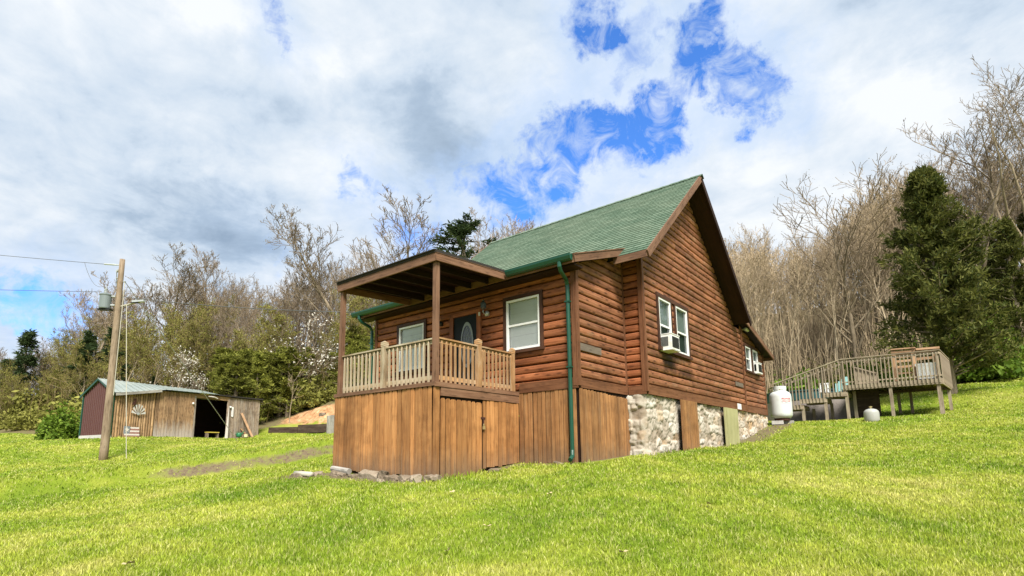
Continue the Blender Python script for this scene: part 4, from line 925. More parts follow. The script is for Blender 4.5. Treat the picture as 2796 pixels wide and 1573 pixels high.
# roof: two metal slopes
mb = MB()
for (sa, sb) in ((-.12, 5.35),):
    k = 20
    for i in range(k):
        a, b = sa+(sb-sa)*i/k, sa+(sb-sa)*(i+1)/k
        e0 = lambda s: 1.80+.37*min(1, max(0, s/2.4)); r0 = 2.60
        mb.face([SP(a, .24, e0(a)), SP(b, .24, e0(b)), SP(b, -dep/2, r0-.02*b), SP(a, -dep/2, r0-.02*a)], [(0, 0)]*4)
        mb.face([SP(b, -dep-.22, 1.78), SP(a, -dep-.22, 1.78), SP(a, -dep/2, r0-.02*a), SP(b, -dep/2, r0-.02*b)], [(0, 0)]*4)
        mb.bar(SP(a, .24, e0(a)+.012), SP(a, -dep/2, r0-.02*a+.012), .03, .025)
mb.build('metal_roof', M['metalroof'], sh)
mb = MB(); mb.bar(SP(5.2, .1, 2.165), SP(8.35, .1, 2.125), .06, .07); mb.bar(SP(6.78, .12, 2.16), SP(6.78, -2.8, 2.2), 3.2, .04); mb.build('low_roof', M['darkshingle'], sh)
mb = MB(); mb.bar(SP(-.05, .26, 1.71), SP(2.1, .26, 2.08), .03, .13); mb.build('eave_board', M['greyfence'], sh)
# front boards
mb = MB(); s = .06
while s < 1.95: w = random.uniform(.095, .125); zt_ = 1.72+.33*s/2; shed_board(mb, s, s+w, -.5, zt_-.02, 0, roundd=True); s += w+.008
mb.build('slab_wall', M['barn'], sh)
mb = MB(); s = 1.98
while s < 4.05: w = random.uniform(.12, .21); shed_board(mb, s, s+w, -.5, 2.10, random.uniform(0, .03)); s += w+.016
mb.build('board_wall', M['barnmix'], sh)
mb = MB(); mb.sbar = None
mb.bar(SP(4.0, .0, 2.02), SP(6.25, .0, 1.985), .04, .22); mb.build('door_header', M['barn'], sh)
mb = MB(); s = 6.15
while s < 8.1: w = random.uniform(.11, .2); shed_board(mb, s, s+w, -.4, 2.07, random.uniform(0, .03)); s += w+.02
mb.build('board_wall', M['barngrey'], sh)
mb = MB(); mb.bar(SP(4.08, -.01, -.4), SP(4.08, -.01, 2.0), .09, .09, tuple(E2)); mb.bar(SP(6.1, -.01, -.4), SP(6.1, -.01, 2.0), .09, .09, tuple(E2)); mb.build('door_post', M['barngrey'], sh)
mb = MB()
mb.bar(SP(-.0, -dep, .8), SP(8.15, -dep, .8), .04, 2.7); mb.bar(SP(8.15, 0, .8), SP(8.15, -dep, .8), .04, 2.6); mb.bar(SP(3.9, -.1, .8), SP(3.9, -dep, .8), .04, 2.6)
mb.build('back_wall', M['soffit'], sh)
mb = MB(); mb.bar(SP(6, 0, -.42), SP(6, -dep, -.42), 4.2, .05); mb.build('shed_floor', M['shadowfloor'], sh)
for s, z, nm in ((3.93, 1.57, 0), (6.2, 1.52, 1)):
    mb = MB(); c = SP(s, .08, z); mb.lathe(c, [(0, -.07), (.045, -.05), (.06, 0), (.04, .05), (0, .06)], 12); mb.build('lamp_bulb', M['bulb'], sh, smooth=True)
# wall things
t = thing('windmill_fan', 'half round white metal windmill fan hung on the shed wall', 'wall decoration', SP(1.12, .1, .8))
M['flagw2'] = plain('whitish_metal', (.55,.53,.50), .5, .4, nz=.15)
cz, cs = .82, 1.13
mb = MB()
for k in range(7):
    a = PI*(k+.12)/7; b = PI*(k+.72)/7
    mb.face([SP(cs+.09*math.cos(a), .09, cz+.09*math.sin(a)), SP(cs+.34*math.cos(a), .11, cz+.5*math.sin(a)), SP(cs+.34*math.cos(b), .12, cz+.5*math.sin(b)), SP(cs+.09*math.cos(b), .1, cz+.09*math.sin(b))], [(0, 0)]*4)
mb.build('blade', M['flagw2'], t)
mb = MB(); mb.lathe((0, 0, 0), [(0, 0), (.07, 0), (.07, .03), (0, .035)], 14)
mb.v = [tuple(Vector(SP(cs, .09, cz+.02))+E1*x+Vector((0, 0, y))+E2*z) for x, y, z in mb.v]; mb.build('hub', M['galv'], t)
def cutout(name, pts, s0, z0, d, mat, label, cat, th=.015):
    mb = MB(); F = [SP(s0+a, d+th, z0+b) for a, b in pts]; B = [SP(s0+a, d, z0+b) for a, b in pts]; k = len(pts)
    mb.face(F, [(0, 0)]*k); mb.face(B[::-1], [(0, 0)]*k)
    for i in range(k): j = (i+1) % k; mb.face([F[i], B[i], B[j], F[j]], [(0, 0)]*4)
    return tag(mb.build(name, mat), label, cat)
cutout('rooster_cutout', [(-.1, -.13), (.02, -.16), (.06, -.1), (.1, 0), (.11, .1), (.06, .16), (-.02, .17), (-.05, .12), (.01, .1), (.0, .03), (-.06, -.03)], .9, 1.42, .09, M['rust'], 'dark rusty metal bird cutout above the windmill fan on the shed', 'wall decoration')
# wooden flag leaning at the wall
t = thing('wooden_flag', 'striped wooden pallet flag with white star leaning on the shed wall', 'sign', SP(.9, .2, -.42))
M['flagw'] = plain('faded_white_paint', (.66,.60,.55), .8, .2, nz=.2, scale=10); M['flagr'] = plain('faded_red_paint', (.30,.15,.12), .8, .2, nz=.3, scale=10); M['flagb'] = plain('faded_blue_paint', (.20,.22,.24), .8, .2, nz=.3, scale=10)
for k in range(7):
    z = -.37+k*.083; d = .26-.018*k; mb = MB(); a = .5+(.26 if k >= 3 else 0)
    mb.bar(SP(a, d, z), SP(1.2, d, z), .02, .078); mb.build('stripe', M['flagw'] if k % 2 == 0 else M['flagr'], t)
mb = MB(); mb.bar(SP(.48, .19, .02), SP(.755, .19, .02), .03, .36); fb = mb.build('canton', M['flagb'], t)
mb = MB(); st = [(.13*(1 if i % 2 == 0 else .42)*math.sin(PI*i/5), .13*(1 if i % 2 == 0 else .42)*math.cos(PI*i/5)) for i in range(10)]
mb.face([SP(.62+a, .212, .03+b) for a, b in st][::-1], [(0, 0)]*10); mb.build('star', M['flagw'], fb)
# thermometer, planks, pots
t = thing('thermometer', 'white wall thermometer with rounded ends on the shed right of the doorway', 'thermometer', SP(6.35, .06, 1.2))
mb = MB(); q = [(.055*math.cos(a), .30*(1 if math.sin(a) > 0 else -1)*.8+.055*math.sin(a)) for a in np.linspace(0, 2*PI, 20, endpoint=False)]
F = [SP(6.35+a, .07, 1.25+b) for a, b in q]; mb.face(F, [(0, 0)]*20); mb.face([SP(6.35+a, .04, 1.25+b) for a, b in q][::-1], [(0, 0)]*20)
for i in range(20): j = (i+1) % 20; mb.face([SP(6.35+q[i][0], .07, 1.25+q[i][1]), SP(6.35+q[i][0], .04, 1.25+q[i][1]), SP(6.35+q[j][0], .04, 1.25+q[j][1]), SP(6.35+q[j][0], .07, 1.25+q[j][1])], [(0, 0)]*4)
mb.build('back_plate', M['plastic'], t)
mb = MB(); mb.bar(SP(6.35, .075, 1.05), SP(6.35, .075, 1.4), .008, .004, tuple(E2)); mb.build('scale_tube', M['red'], t)
mb = MB(); mb.face([SP(5.92, .14, -.3), SP(6.1, .14, -.3), SP(6.12, .06, 1.6)], [(0, 0)]*3); mb.face([SP(6.1, .11, -.3), SP(5.92, .11, -.3), SP(6.12, .04, 1.6)], [(0, 0)]*3); mb.face([SP(5.92, .11, -.3), SP(5.92, .14, -.3), SP(6.12, .06, 1.6), SP(6.12, .04, 1.6)], [(0, 0)]*4)
tag(mb.build('white_plank', M['flagw']), 'tall pale tapered plank leaning in the shed doorway', 'plank')
mb = MB(); mb.bar(SP(6.95, .06, 1.22), SP(7.45, .5, -.22), .13, .04, tuple(E2)); tag(mb.build('leaning_board', M['deckrack']), 'wide tan board leaning on the grey shed boards', 'board', 'boards leaning on the shed')
mb = MB(); mb.bar(SP(6.98, .05, .3), SP(7.25, .4, -.22), .09, .035, tuple(E2)); tag(mb.build('leaning_board', M['barn']), 'short narrow board leaning behind the wide tan board', 'board', 'boards leaning on the shed')
c = SP(6.62, .4, -.22); t = thing('watering_can', 'dark green watering can on the grass beside the shed doorway', 'watering can', c)
mb = MB(); mb.lathe(c, [(0, 0), (.14, 0), (.16, .05), (.155, .2), (.11, .26), (.1, .25)], 18); mb.build('can_body', M['pot'], t, smooth=True)
mb = MB(); mb.tube([Vector(c)+E1*.14+Vector((0, 0, .1)), Vector(c)+E1*.26+Vector((0, 0, .3)), Vector(c)+E1*.31+Vector((0, 0, .36))], [.03, .022, .03], 8); mb.build('spout', M['pot'], t)
mb = MB(); mb.tube([Vector(c)-E1*.14+Vector((0, 0, .08)), Vector(c)-E1*.24+Vector((0, 0, .16)), Vector(c)-E1*.18+Vector((0, 0, .3)), Vector(c)+Vector((0, 0, .3))], .014, 6); mb.build('handle', M['pot'], t)
c = SP(7.0, .5, -.22); mb = MB(); mb.lathe(c, [(0, 0), (.1, 0), (.13, .17), (.14, .18), (.12, .175), (.1, .05)], 14); tag(mb.build('tub', M['cream']), 'small cream tub on the grass below the leaning boards', 'tub')
t = thing('work_bench', 'low yellow topped bench inside the dark shed doorway', 'bench', SP(5.55, -.5, -.4))
mb = MB(); mb.bar(SP(5.2, -.5, .05), SP(5.9, -.5, .05), .3, .05); mb.build('top', M['yellow'], t)
for s in (5.24, 5.86):
    mb = MB(); mb.bar(SP(s, -.5, -.39), SP(s, -.5, .03), .05, .25, tuple(E2)); mb.build('leg', M['barngrey'], t)
mb = MB(); mb.bar(SP(4.4, -1.2, .55), SP(4.95, -1.2, .55), .01, .3); tag(mb.build('paper_sheet', M['greyfence']), 'grey paper sheets hung inside the dark shed', 'paper')
mb = MB(); mb.bar(SP(4.75, .12, 2.03), SP(5.05, .16, 2.02), .1, .05); mb.bar(SP(5.05, .16, 2.02), SP(5.3, .12, 1.95), .09, .04); tag(mb.build('shop_light', M['flagw']), 'white strip light fixed over the shed doorway', 'lamp')

# tie wall, fence panel, clay bank stones
t = thing('retaining_wall', 'low dark retaining wall of stacked railway ties below the clay bank', 'retaining wall', (-25.6, 8.8, -.2))
A, B = Vector((-27.3, 8.0, 0)), Vector((-23.9, 10.0, 0)); dv = (B-A).normalized(); nv = Vector((dv.y, -dv.x, 0))
for k in range(3):
    for j in range(2):
        mb = MB(); a = A+dv*(j*1.95)+Vector((0, 0, .0+k*.165+.12*j)); b = a+dv*1.93; mb.bar(a+nv*random.uniform(-.02, .03), b+nv*random.uniform(-.02, .03)+Vector((0, 0, .03*j)), .2, .178); mb.build('railway_tie', M['tie'], t)
mb = MB(); Af = Vector((-23.75, 9.75, 0)); pickets(mb, tuple(Af), tuple(Af+Vector((1.6, -.2, 0))), 1.05, -.4, w=.15, nrm=(.12, -.99, 0), dog=False); tag(mb.build('fence_panel', M['greyfence']), 'grey weathered board fence panel at the end of the tie wall', 'fence')

# ================================================================== UTILITY POLE
bx_, by_ = -18.87, -2.71; bz = tz(bx_, by_)
up_ = thing('utility_pole', 'tall weathered wooden utility pole standing in the lawn before the shed', 'utility pole', (bx_, by_, bz))
ztop = 6.35
mb = MB(); pp = []; rr = []
for k in range(13): f = k/12; pp.append((bx_+.03*math.sin(f*3), by_+.02*math.sin(f*4+1), bz-.3+(ztop-bz+.3)*f)); rr.append(.15-.06*f)
mb.tube(pp, rr, 14); mb.build('shaft', M['pole'], up_, smooth=True)
rv, uv_ = Vector(RGT), Vector((0, 0, 1)); side = Vector((.786, .618, 0)); left = -side
pc = lambda z, a=0., toward=0.: Vector((bx_, by_, z))+side*a+Vector((.618, -.786, 0))*toward
mb = MB(); mb.lathe(tuple(pc(4.35, -.44, .1)), [(0, 0), (.185, .0), (.195, .03), (.195, .50), (.212, .52), (.212, .56), (.16, .59), (0, .61)], 22); tr = mb.build('transformer', M['xfmr'], up_, smooth=False)
mb = MB(); c0 = pc(4.95, -.46, .1); mb.lathe(tuple(c0), [(.05, 0), (.07, .05), (.04, .07), (.065, .12), (.035, .14), (.055, .19), (.02, .21), (.02, .3), (0, .31)], 10); mb.build('bushing', M['galv'], tr)
mb = MB(); mb.bar(pc(4.5, -.28, .05), pc(4.5, -.1, .03), .1, .05); mb.bar(pc(4.85, -.28, .05), pc(4.85, -.1, .03), .1, .05); mb.build('bracket', M['galv'], tr)
mb = MB(); mb.bar(pc(4.32, -.66, .1), pc(4.30, -.18, .1), .2, .05); mb.build('base_plate', M['black'], tr)
mb = MB(); mb.tube([pc(6.13, -.1), pc(6.15, -.35), pc(6.18, -.72)], [.02, .035, .03], 8); mb.tube([pc(5.94, -.12), pc(5.86, -.2)], .05, 8); mb.build('insulator', M['galv'], up_)
mb = MB(); mb.tube([pc(4.45, .05), pc(4.52, .35), pc(4.6, .6), pc(4.66, .9)], [.03, .03, .035, .03], 8); arm = mb.build('lamp_arm', M['rope'], up_)
mb = MB(); mb.bar(pc(4.64, .55), pc(4.67, 1.0), .14, .07); mb.build('lamp_head', M['galv'], arm)
mb = MB(); mb.bar(pc(4.585, .5), pc(4.6, .78), .1, .03); mb.build('lamp_lens', M['black'], arm)
mb = MB(); cx_ = pc(0, .19, .04); mb.tube([(cx_.x, cx_.y, 1.0), (cx_.x, cx_.y, 5.4)], .013, 8); mb.build('riser', M['rope'], up_)
mb = MB(); mb.tube([pc(5.45, .1), pc(5.45, .18)], .03, 6); mb.tube([pc(5.6, -.12), pc(5.6, -.2)], .02, 6); mb.build('bolt', M['galv'], up_)
def cable(a, b, sag, r, mat, name, label, cat='cable', n=24):
    a, b = Vector(a), Vector(b); mb = MB(); mb.tube([a.lerp(b, i/n)-Vector((0, 0, sag*4*(i/n)*(1-i/n))) for i in range(n+1)], r, 5)
    return tag(mb.build(name, mat), label, cat)
gx_, gy_ = -23, 4.14
cable(pc(5.45, .16), (gx_, gy_, tz(gx_, gy_)-.05), .0, .014, M['strand'], 'guy_wire', 'taut steel guy wire from the pole down to the ground by the shed', 'guy wire')
wx, wy = -17.5, -2.36
cable((wx, wy, tz(wx, wy)-.1), tuple(pc(4.5, .42, .15)), .0, .0125, M['rope'], 'lamp_rope', 'thin pale vertical line hanging from the pole lamp to the lawn', 'rope')
cable(pc(4.85, .1), (-6.5, .1, 2.62), .12, .013, M['wire'], 'service_cable', 'twisted service cable sagging from the pole to the cabin eave', 'cable')
lv = left*30
cable(pc(6.18, -.75), tuple(pc(10.2, -30, 0)), .3, .010, M['wire'], 'power_line', 'upper thin power line running left from the pole top', 'power line')
cable(pc(5.02, -.62, .1), tuple(pc(7.1, -30, 0)), .3, .010, M['wire'], 'power_line', 'lower thin power line running left from the transformer', 'power line')
cable(pc(5.86, -.2), tuple(pc(3.6, -3.5, -5)), .2, .013, M['strand'], 'guy_wire', 'slack grey wire slanting down left from the pole top', 'guy wire')
cable(pc(6.26, -1.5), tuple(pc(5.25, -.56, .1)), .35, .007, M['wire'], 'drop_lead', 'thin lead looping from the upper power line to the transformer', 'cable')

# ================================================================== stones and leaves by the porch
def stone_mesh(seed, sx_, sy2, sz_):
    r = np.random.default_rng(seed); me = bpy.data.meshes.new('stone'); import bmesh
    bm = bmesh.new(); bmesh.ops.create_icosphere(bm, subdivisions=3, radius=1)
    for v in bm.verts:
        p = v.co; k = 1+.2*math.sin(p.x*3.1+seed)+.16*math.sin(p.y*4.3+seed*2)+.12*math.sin(p.z*5.2+p.x*2+seed)+.09*math.sin(p.x*9+p.y*7+seed*3)+r.normal(0, .035)
        q = p*k; v.co = Vector((max(-.8, min(.8, q.x))*sx_, max(-.75, min(.8, q.y))*sy2, max(-.7, min(.7, q.z))*sz_))
    bm.to_mesh(me); bm.free(); me.materials.append(M['stone']); return me
N = NT('field_stone'); ob = N.coord('Object'); inf = N.n('ShaderNodeObjectInfo')
c = N.ramp(N.math('ADD', N.math('MULTIPLY', N.noise(ob, 9, 6, .7), .7), N.math('MULTIPLY', inf.outputs['Random'], .3)), [(.3, (.09,.07,.045)), (.5, (.20,.155,.11)), (.7, (.34,.28,.21))]); N.bump(N.noise(ob, 30, 5), .5, .02); M['stone'] = N.done(c, .9, .2)
stones = [(-5.35,-2.75,.2,.14,.10,'flat tan stone at the far left of the dirt patch by the porch'),(-5.0,-2.95,.24,.12,.09,'long stone beside the pale pipe near the porch corner'),(-4.62,-2.78,.16,.12,.09,'small stone just off the left corner of the porch skirting'),
 (-4.0,-2.68,.25,.14,.1,'wide low stone leaning at the left end of the porch skirting'),(-3.55,-2.7,.14,.1,.08,'small dark stone under the middle of the porch front'),(-3.05,-2.66,.32,.15,.15,'long raised ledge stone under the middle pickets of the porch'),
 (-2.68,-2.66,.22,.14,.2,'tallest pointed stone against the porch front pickets'),(-2.3,-2.72,.2,.13,.11,'low rounded stone right of the pointed stone'),(-2.0,-2.7,.18,.13,.12,'pale rounded stone under the right pickets'),(-1.72,-2.68,.2,.15,.15,'large pale stone at the right front corner of the porch'),
 (-1.45,-2.55,.17,.14,.14,'pale stone at the foot of the gate hinge post'),(-1.33,-1.02,.14,.16,.06,'flat reddish stone in the gap beside the gate'),(-.35,-.22,.2,.08,.06,'flat white stone at the foot of the green downspout'),(-2.45,-2.9,.12,.09,.06,'small stone in the grass edge before the porch')]
for i, (x, y, a, b, c_, lab) in enumerate(stones):
    o = link('stone', stone_mesh(i+1, a, b, c_), None, (x, y, tz(x, y)+c_*.05)); o.rotation_euler = (random.uniform(-.2, .2), random.uniform(-.25, .25), random.uniform(-.6, .6)); tag(o, lab, 'stone', 'stones along the porch base')
for i, (x, y, z, s, lab) in enumerate(((-26.2, 11.0, 0, .3, 'pale boulder lying on the clay bank behind the shed'), (-24.3, 11.6, 0, .22, 'small stone high on the clay bank'))):
    o = link('stone', stone_mesh(40+i, s, s*.7, s*.6), None, (x, y, tz(x, y)+s*.2)); tag(o, lab, 'stone')
mb = MB(); mb.tube([(-5.2, -2.95, tz(-5.2, -2.95)+.06), (-4.55, -2.98, tz(-4.55, -2.98)+.05)], .055, 12); tag(mb.build('drain_pipe', M['rope'], smooth=True), 'pale drain pipe lying in the dirt at the porch corner', 'pipe')
mb = MB(); mb.tube([(-4.3, -2.66, tz(-4.3, -2.66)+.12), (-3.75, -2.64, tz(-3.75, -2.64)+.09)], .06, 10); tag(mb.build('log_end', M['greyfence']), 'short grey log lying against the porch pickets', 'log')
def leaf_mesh(seed):
    r = np.random.default_rng(seed); n = 12; mb = MB(); pts = []
    for i in range(n): a = 2*PI*i/n; k = .05*(1+.35*math.cos(3*a+seed))*r.uniform(.8, 1.2); pts.append((k*math.cos(a)*1.5, k*math.sin(a), .03+r.uniform(-.018, .03)))
    for i in range(n): mb.face([(0, 0, .015), pts[i], pts[(i+1) % n]], [(0, 0)]*3)
    me = bpy.data.meshes.new('fallen_leaf'); me.from_pydata(mb.v, [], mb.f); me.materials.append(M['dryleaf']); return me
LM = [leaf_mesh(s) for s in range(4)]

# ================================================================== GRASS BLADES
def on_building(x, y):
    m = (x > -4.65) & (x < -1.42) & (y > -2.52) & (y < .1)
    m |= (x > -6.5) & (x < .12) & (y > -.05) & (y < 13)
    m |= (x >= 0) & (x < .53) & (y > 2.1) & (y < 13)
    s = (x-S0.x)*E1.x+(y-S0.y)*E1.y; d = (x-S0.x)*E2.x+(y-S0.y)*E2.y
    m |= (s > -.1) & (s < 8.2) & (d < .06) & (d > -2.8)
    return m
def grass():
    n = 540000
    u = rng.uniform(-1.25, 1.6, n); w = np.exp(rng.uniform(math.log(3.6), math.log(34), n))
    x = 5.592+w*(-.6106+.786*u); y = -9.224+w*(.7766+.618*u)
    dm = dirt_mask(x, y)+.5*(vnoise(x, y, .5, 9)-.5)
    keep = (~on_building(x, y)) & (beyond_lawn(x, y) < .4) & (dm < .56+rng.uniform(-.25, .5, n)) & (clay_mask(x, y) < .5)
    # the house and the sheds hide what stands right behind them
    keep &= ~((x < .3) & (x > -6.3) & (y > .1) & (y < 12))
    x, y, w = x[keep], y[keep], w[keep]; n = len(x); z = terrain(x, y)-.008
    clump = vnoise(x, y, .35, 41)*.55+vnoise(x, y, 1.4, 42)*.45
    ed = np.minimum.reduce([seg_d(x, y, (-4.6, -2.5), (-1.45, -2.5)), seg_d(x, y, (-1.45, -2.5), (-1.45, 0)), seg_d(x, y, (-1.45, 0), (0, 0)), seg_d(x, y, (.05, 0), (.05, 2.1)), seg_d(x, y, (.53, 2.1), (.53, 9)), seg_d(x, y, (bx_, by_), (bx_+.01, by_)), seg_d(x, y, SP(0, .1, 0)[:2], SP(8.2, .1, 0)[:2])])
    h = (.019+.033*clump**1.5+rng.uniform(0, .024, n))*(1+.012*w)*(1+1.3*np.exp(-(ed/.17)**2)*rng.uniform(0, 1, n)); wd = np.maximum(.0045, .00085*w)*rng.uniform(.8, 1.3, n)
    a = rng.uniform(0, 2*PI, n); ln = rng.normal(.0, .5, n)*h; la = rng.uniform(0, 2*PI, n)+1.5*vnoise(x, y, .5, 44)
    dx, dy = np.cos(a)*wd, np.sin(a)*wd; lx, ly = np.cos(la)*ln, np.sin(la)*ln
    P = np.stack
    b0 = P([x-dx, y-dy, z], 1); b1 = P([x+dx, y+dy, z], 1)
    m0 = P([x-dx*.75+lx*.35, y-dy*.75+ly*.35, z+h*.6], 1); m1 = P([x+dx*.75+lx*.35, y+dy*.75+ly*.35, z+h*.6], 1); tp = P([x+lx, y+ly, z+h], 1)
    V = np.stack([b0, b1, m1, m0, tp], 1).reshape(-1, 3); o = np.arange(n)*5
    F = np.stack([np.stack([o, o+1, o+2], 1), np.stack([o, o+2, o+3], 1), np.stack([o+3, o+2, o+4], 1)], 1).reshape(-1, 3)
    g = link('grass', npmesh('grass', V, F, M['grass'])); g['kind'] = 'stuff'; g['label'] = 'mown spring grass of the sloping lawn'; g['category'] = 'grass'
grass()

# ================================================================== TREES
def tubes(polys, n=3):
    """polys: list of (points Nx3, radii N); returns V, F"""
    V, F = [], []; base = 0
    ang = 2*PI*np.arange(n)/n; ca, sa = np.cos(ang), np.sin(ang)
    for P, r in polys:
        P = np.asarray(P); d = np.gradient(P, axis=0); d /= np.linalg.norm(d, axis=1)[:, None]+1e-9
        ref = np.array([0, 0, 1.]) if abs(d[0, 2]) < .9 else np.array([1., 0, 0])
        a = np.cross(d, ref); a /= np.linalg.norm(a, axis=1)[:, None]+1e-9; b = np.cross(d, a)
        ring_ = P[:, None]+(a[:, None]*ca[None, :, None]+b[:, None]*sa[None, :, None])*np.asarray(r)[:, None, None]
        V.append(ring_.reshape(-1, 3)); k = len(P)
        i, j = np.meshgrid(np.arange(k-1), np.arange(n), indexing='ij'); jj = (j+1) % n
        F.append(np.stack([base+i*n+j, base+i*n+jj, base+(i+1)*n+jj, base+(i+1)*n+j], -1).reshape(-1, 4)); base += k*n
    return np.concatenate(V), np.concatenate(F)
def unit(v): return v/(np.linalg.norm(v)+1e-9)
def bare_tree(seed, H=11., r0=.13, spread=.5, fork=.35, dens=1., droop=0., twig=.011, wander=.05, levels=4, stubby=False):
    r = np.random.default_rng(seed); big, small, tips = [], [], []
    def grow(p, d, L, rad, lev):
        n = 7 if lev == 0 else 5 if lev == 1 else 4 if lev == 2 else 3
        pts, rs = [p], [rad]; q = p.copy(); dd = d.copy()
        for i in range(n-1):
            dd = unit(dd+r.normal(0, wander*(1+lev*.9), 3)+np.array([0, 0, .09*lev-droop*lev*.05])); q = q+dd*L/(n-1); pts.append(q); rs.append(max(twig, rad*(1-(i+1)/(n-1)*(.78 if lev else .8))))
        (big if lev <= 1 else small).append((np.array(pts), np.array(rs)))
        if lev >= levels: tips.append((q, dd)); return
        pts = np.array(pts); cnt = max(2, int([13, 6, 5, 4][lev]*dens*r.uniform(.8, 1.2)))
        f0 = fork if lev == 0 else .18
        for c in range(cnt):
            f = f0+(1-f0)*((c+r.uniform(.1, .9))/cnt); k = f*(n-1); i = min(int(k), n-2); bp = pts[i]+(pts[i+1]-pts[i])*(k-i); ax = unit(pts[i+1]-pts[i])
            az = r.uniform(0, 2*PI)+c*2.4; ref = unit(np.cross(ax, [.31, .17, .93])); ref2 = np.cross(ax, ref)
            ang_ = (spread*r.uniform(.7, 1.25)) if lev == 0 else r.uniform(.4, .95)
            nd = unit(ax*math.cos(ang_)+(ref*math.cos(az)+ref2*math.sin(az))*math.sin(ang_))
            ll = L*(.30+.28*(1-f))*r.uniform(.75, 1.2) if lev == 0 else L*(.42 if stubby else .52)*(1.1-.5*f)*r.uniform(.7, 1.25)
            rr_ = max(twig, (rad*(1-f*.8))*(.55 if lev == 0 else .5))
            grow(bp, nd, max(ll, .18), rr_, lev+1)
        tips.append((q, dd))
    grow(np.array([0, 0, -.15]), unit(np.array([r.normal(0, .03), r.normal(0, .03), 1])), H*.92, r0, 0)
    return big, small, tips
def leaf_cards(tips, r, per, size, jit, n_max=6000):
    """small leaf-like triangles about the twig ends"""
    pts = np.array([t[0] for t in tips]); k = len(pts)*per
    if k > n_max: per = max(1, n_max//len(pts)); k = len(pts)*per
    c = np.repeat(pts, per, 0)+r.normal(0, jit, (k, 3)); a = r.normal(0, 1, (k, 3)); a /= np.linalg.norm(a, axis=1)[:, None]; b = np.cross(a, r.normal(0, 1, (k, 3))); b /= np.linalg.norm(b, axis=1)[:, None]+1e-9
    s = size*r.uniform(.6, 1.4, k)[:, None]
    V = np.stack([c-a*s, c+b*s*.55, c+a*s, c-b*s*.55], 1).reshape(-1, 3); o = np.arange(k)*4
    return V, np.stack([o, o+1, o+2, o+3], 1)
def make_bare(name, seed, tm, wm, buds=None, bud_n=1, bud_s=.03, **kw):
    big, small, tips = bare_tree(seed, **kw); r = np.random.default_rng(seed+99)
    V, F = tubes(big, 5); trunk = npmesh('trunk', V, F, tm, True, 4)
    V, F = tubes(small, 3); crown = npmesh('crown', V, F, wm, False, 4); htop = float(np.percentile(V[:, 2], 99.85))
    bd = None
    if buds is not None:
        V, F = leaf_cards(tips, r, bud_n, bud_s, .09); bd = npmesh('leaves', V, F, buds, False, 4)  # these cards are leaf buds at the twig ends
    return dict(trunk=trunk, crown=crown, bud=bd, H=float(np.percentile(V[:, 2], 99.85)) if buds is None else htop)
def conifer(seed, H, Rm, base, tm, fm, limbs=150, per=12, size=.26, shape='cone', lump=.35, gap=0.):
    r = np.random.default_rng(seed); polys = [(np.array([[0, 0, -.2], [.03, .02, H*.5], [0, 0, H*.97]]), np.array([.02*H+.05, .012*H+.03, .02]))]; C, D = [], []
    for i in range(limbs):
        f = r.uniform(0, 1)**(.85); z = base+(H-base)*f; az = r.uniform(0, 2*PI)
        if gap and math.sin(az*3+z*1.9+seed) > 1-gap: continue
        if shape == 'cone': env = (1-f)**.75
        elif shape == 'cedar': env = (1-f)**.52*(.72+.28*min(1, f/.15))
        else: env = math.sin(PI*min(1, .25+.75*f))**.7
        env *= 1-lump*.5+lump*math.sin(az*2.3+z*1.3+seed)*.5*1.0+lump*r.normal(0, .22); L = max(.15, Rm*env)
        up = .25 if shape != 'cedar' else .5
        d = unit(np.array([math.cos(az), math.sin(az), up*r.uniform(.3, 1.4)])); p0 = np.array([0, 0, z-L*up*.5])
        polys.append((np.array([p0, p0+d*L*.5, p0+d*L*.98+[0, 0, .05*L]]), np.array([.012+.008*L, .012+.004*L, .006])))
        for j in range(per):
            t_ = 1-abs(r.normal(0, .33)); t_ = min(1, max(.18, t_)); C.append(p0+d*L*t_+r.normal(0, 1, 3)*np.array([1, 1, .6])*(.06+.045*L)); D.append(unit(d+r.normal(0, .3, 3)+[0, 0, .3]))
    C, D = np.array(C), np.array(D); k = 6; n = len(C)*k
    c = np.repeat(C, k, 0)+r.normal(0, size*.28, (n, 3)); d = np.repeat(D, k, 0)+r.normal(0, .75, (n, 3)); d /= np.linalg.norm(d, axis=1)[:, None]
    s = np.cross(d, r.normal(0, 1, (n, 3))); s /= np.linalg.norm(s, axis=1)[:, None]+1e-9; ln = size*r.uniform(.5, 1.2, n)[:, None]
    V = np.stack([c-s*ln*.16, c+s*ln*.16, c+d*ln*.7+s*ln*.12, c+d*ln], 1).reshape(-1, 3); o = np.arange(n)*4
    crown = npmesh('crown', V, np.stack([o, o+1, o+2, o+3], 1), fm, False, 4)
    V, F = tubes(polys, 4); trunk = npmesh('trunk', V, F, tm, True, 4)
    return dict(trunk=trunk, crown=crown, bud=None, H=H)
def place_tree(spec, name, label, cat, x, y, scale, rz=None, group=None, sink=.05, sxy=None, z=None, crown='crown'):
    root = bpy.data.objects.new(name, None); col.objects.link(root); root.location = (x, y, (tz(x, y) if z is None else z)-sink); root.rotation_euler = (0, 0, random.uniform(0, 2*PI) if rz is None else rz)
    root.scale = (sxy or scale, sxy or scale, scale); tag(root, label, cat, group)
    link('trunk', spec['trunk'], root); link(crown, spec['crown'], root)
    if spec['bud'] is not None: link('leaves', spec['bud'], root)  # leaf buds of the budding trees
    return root
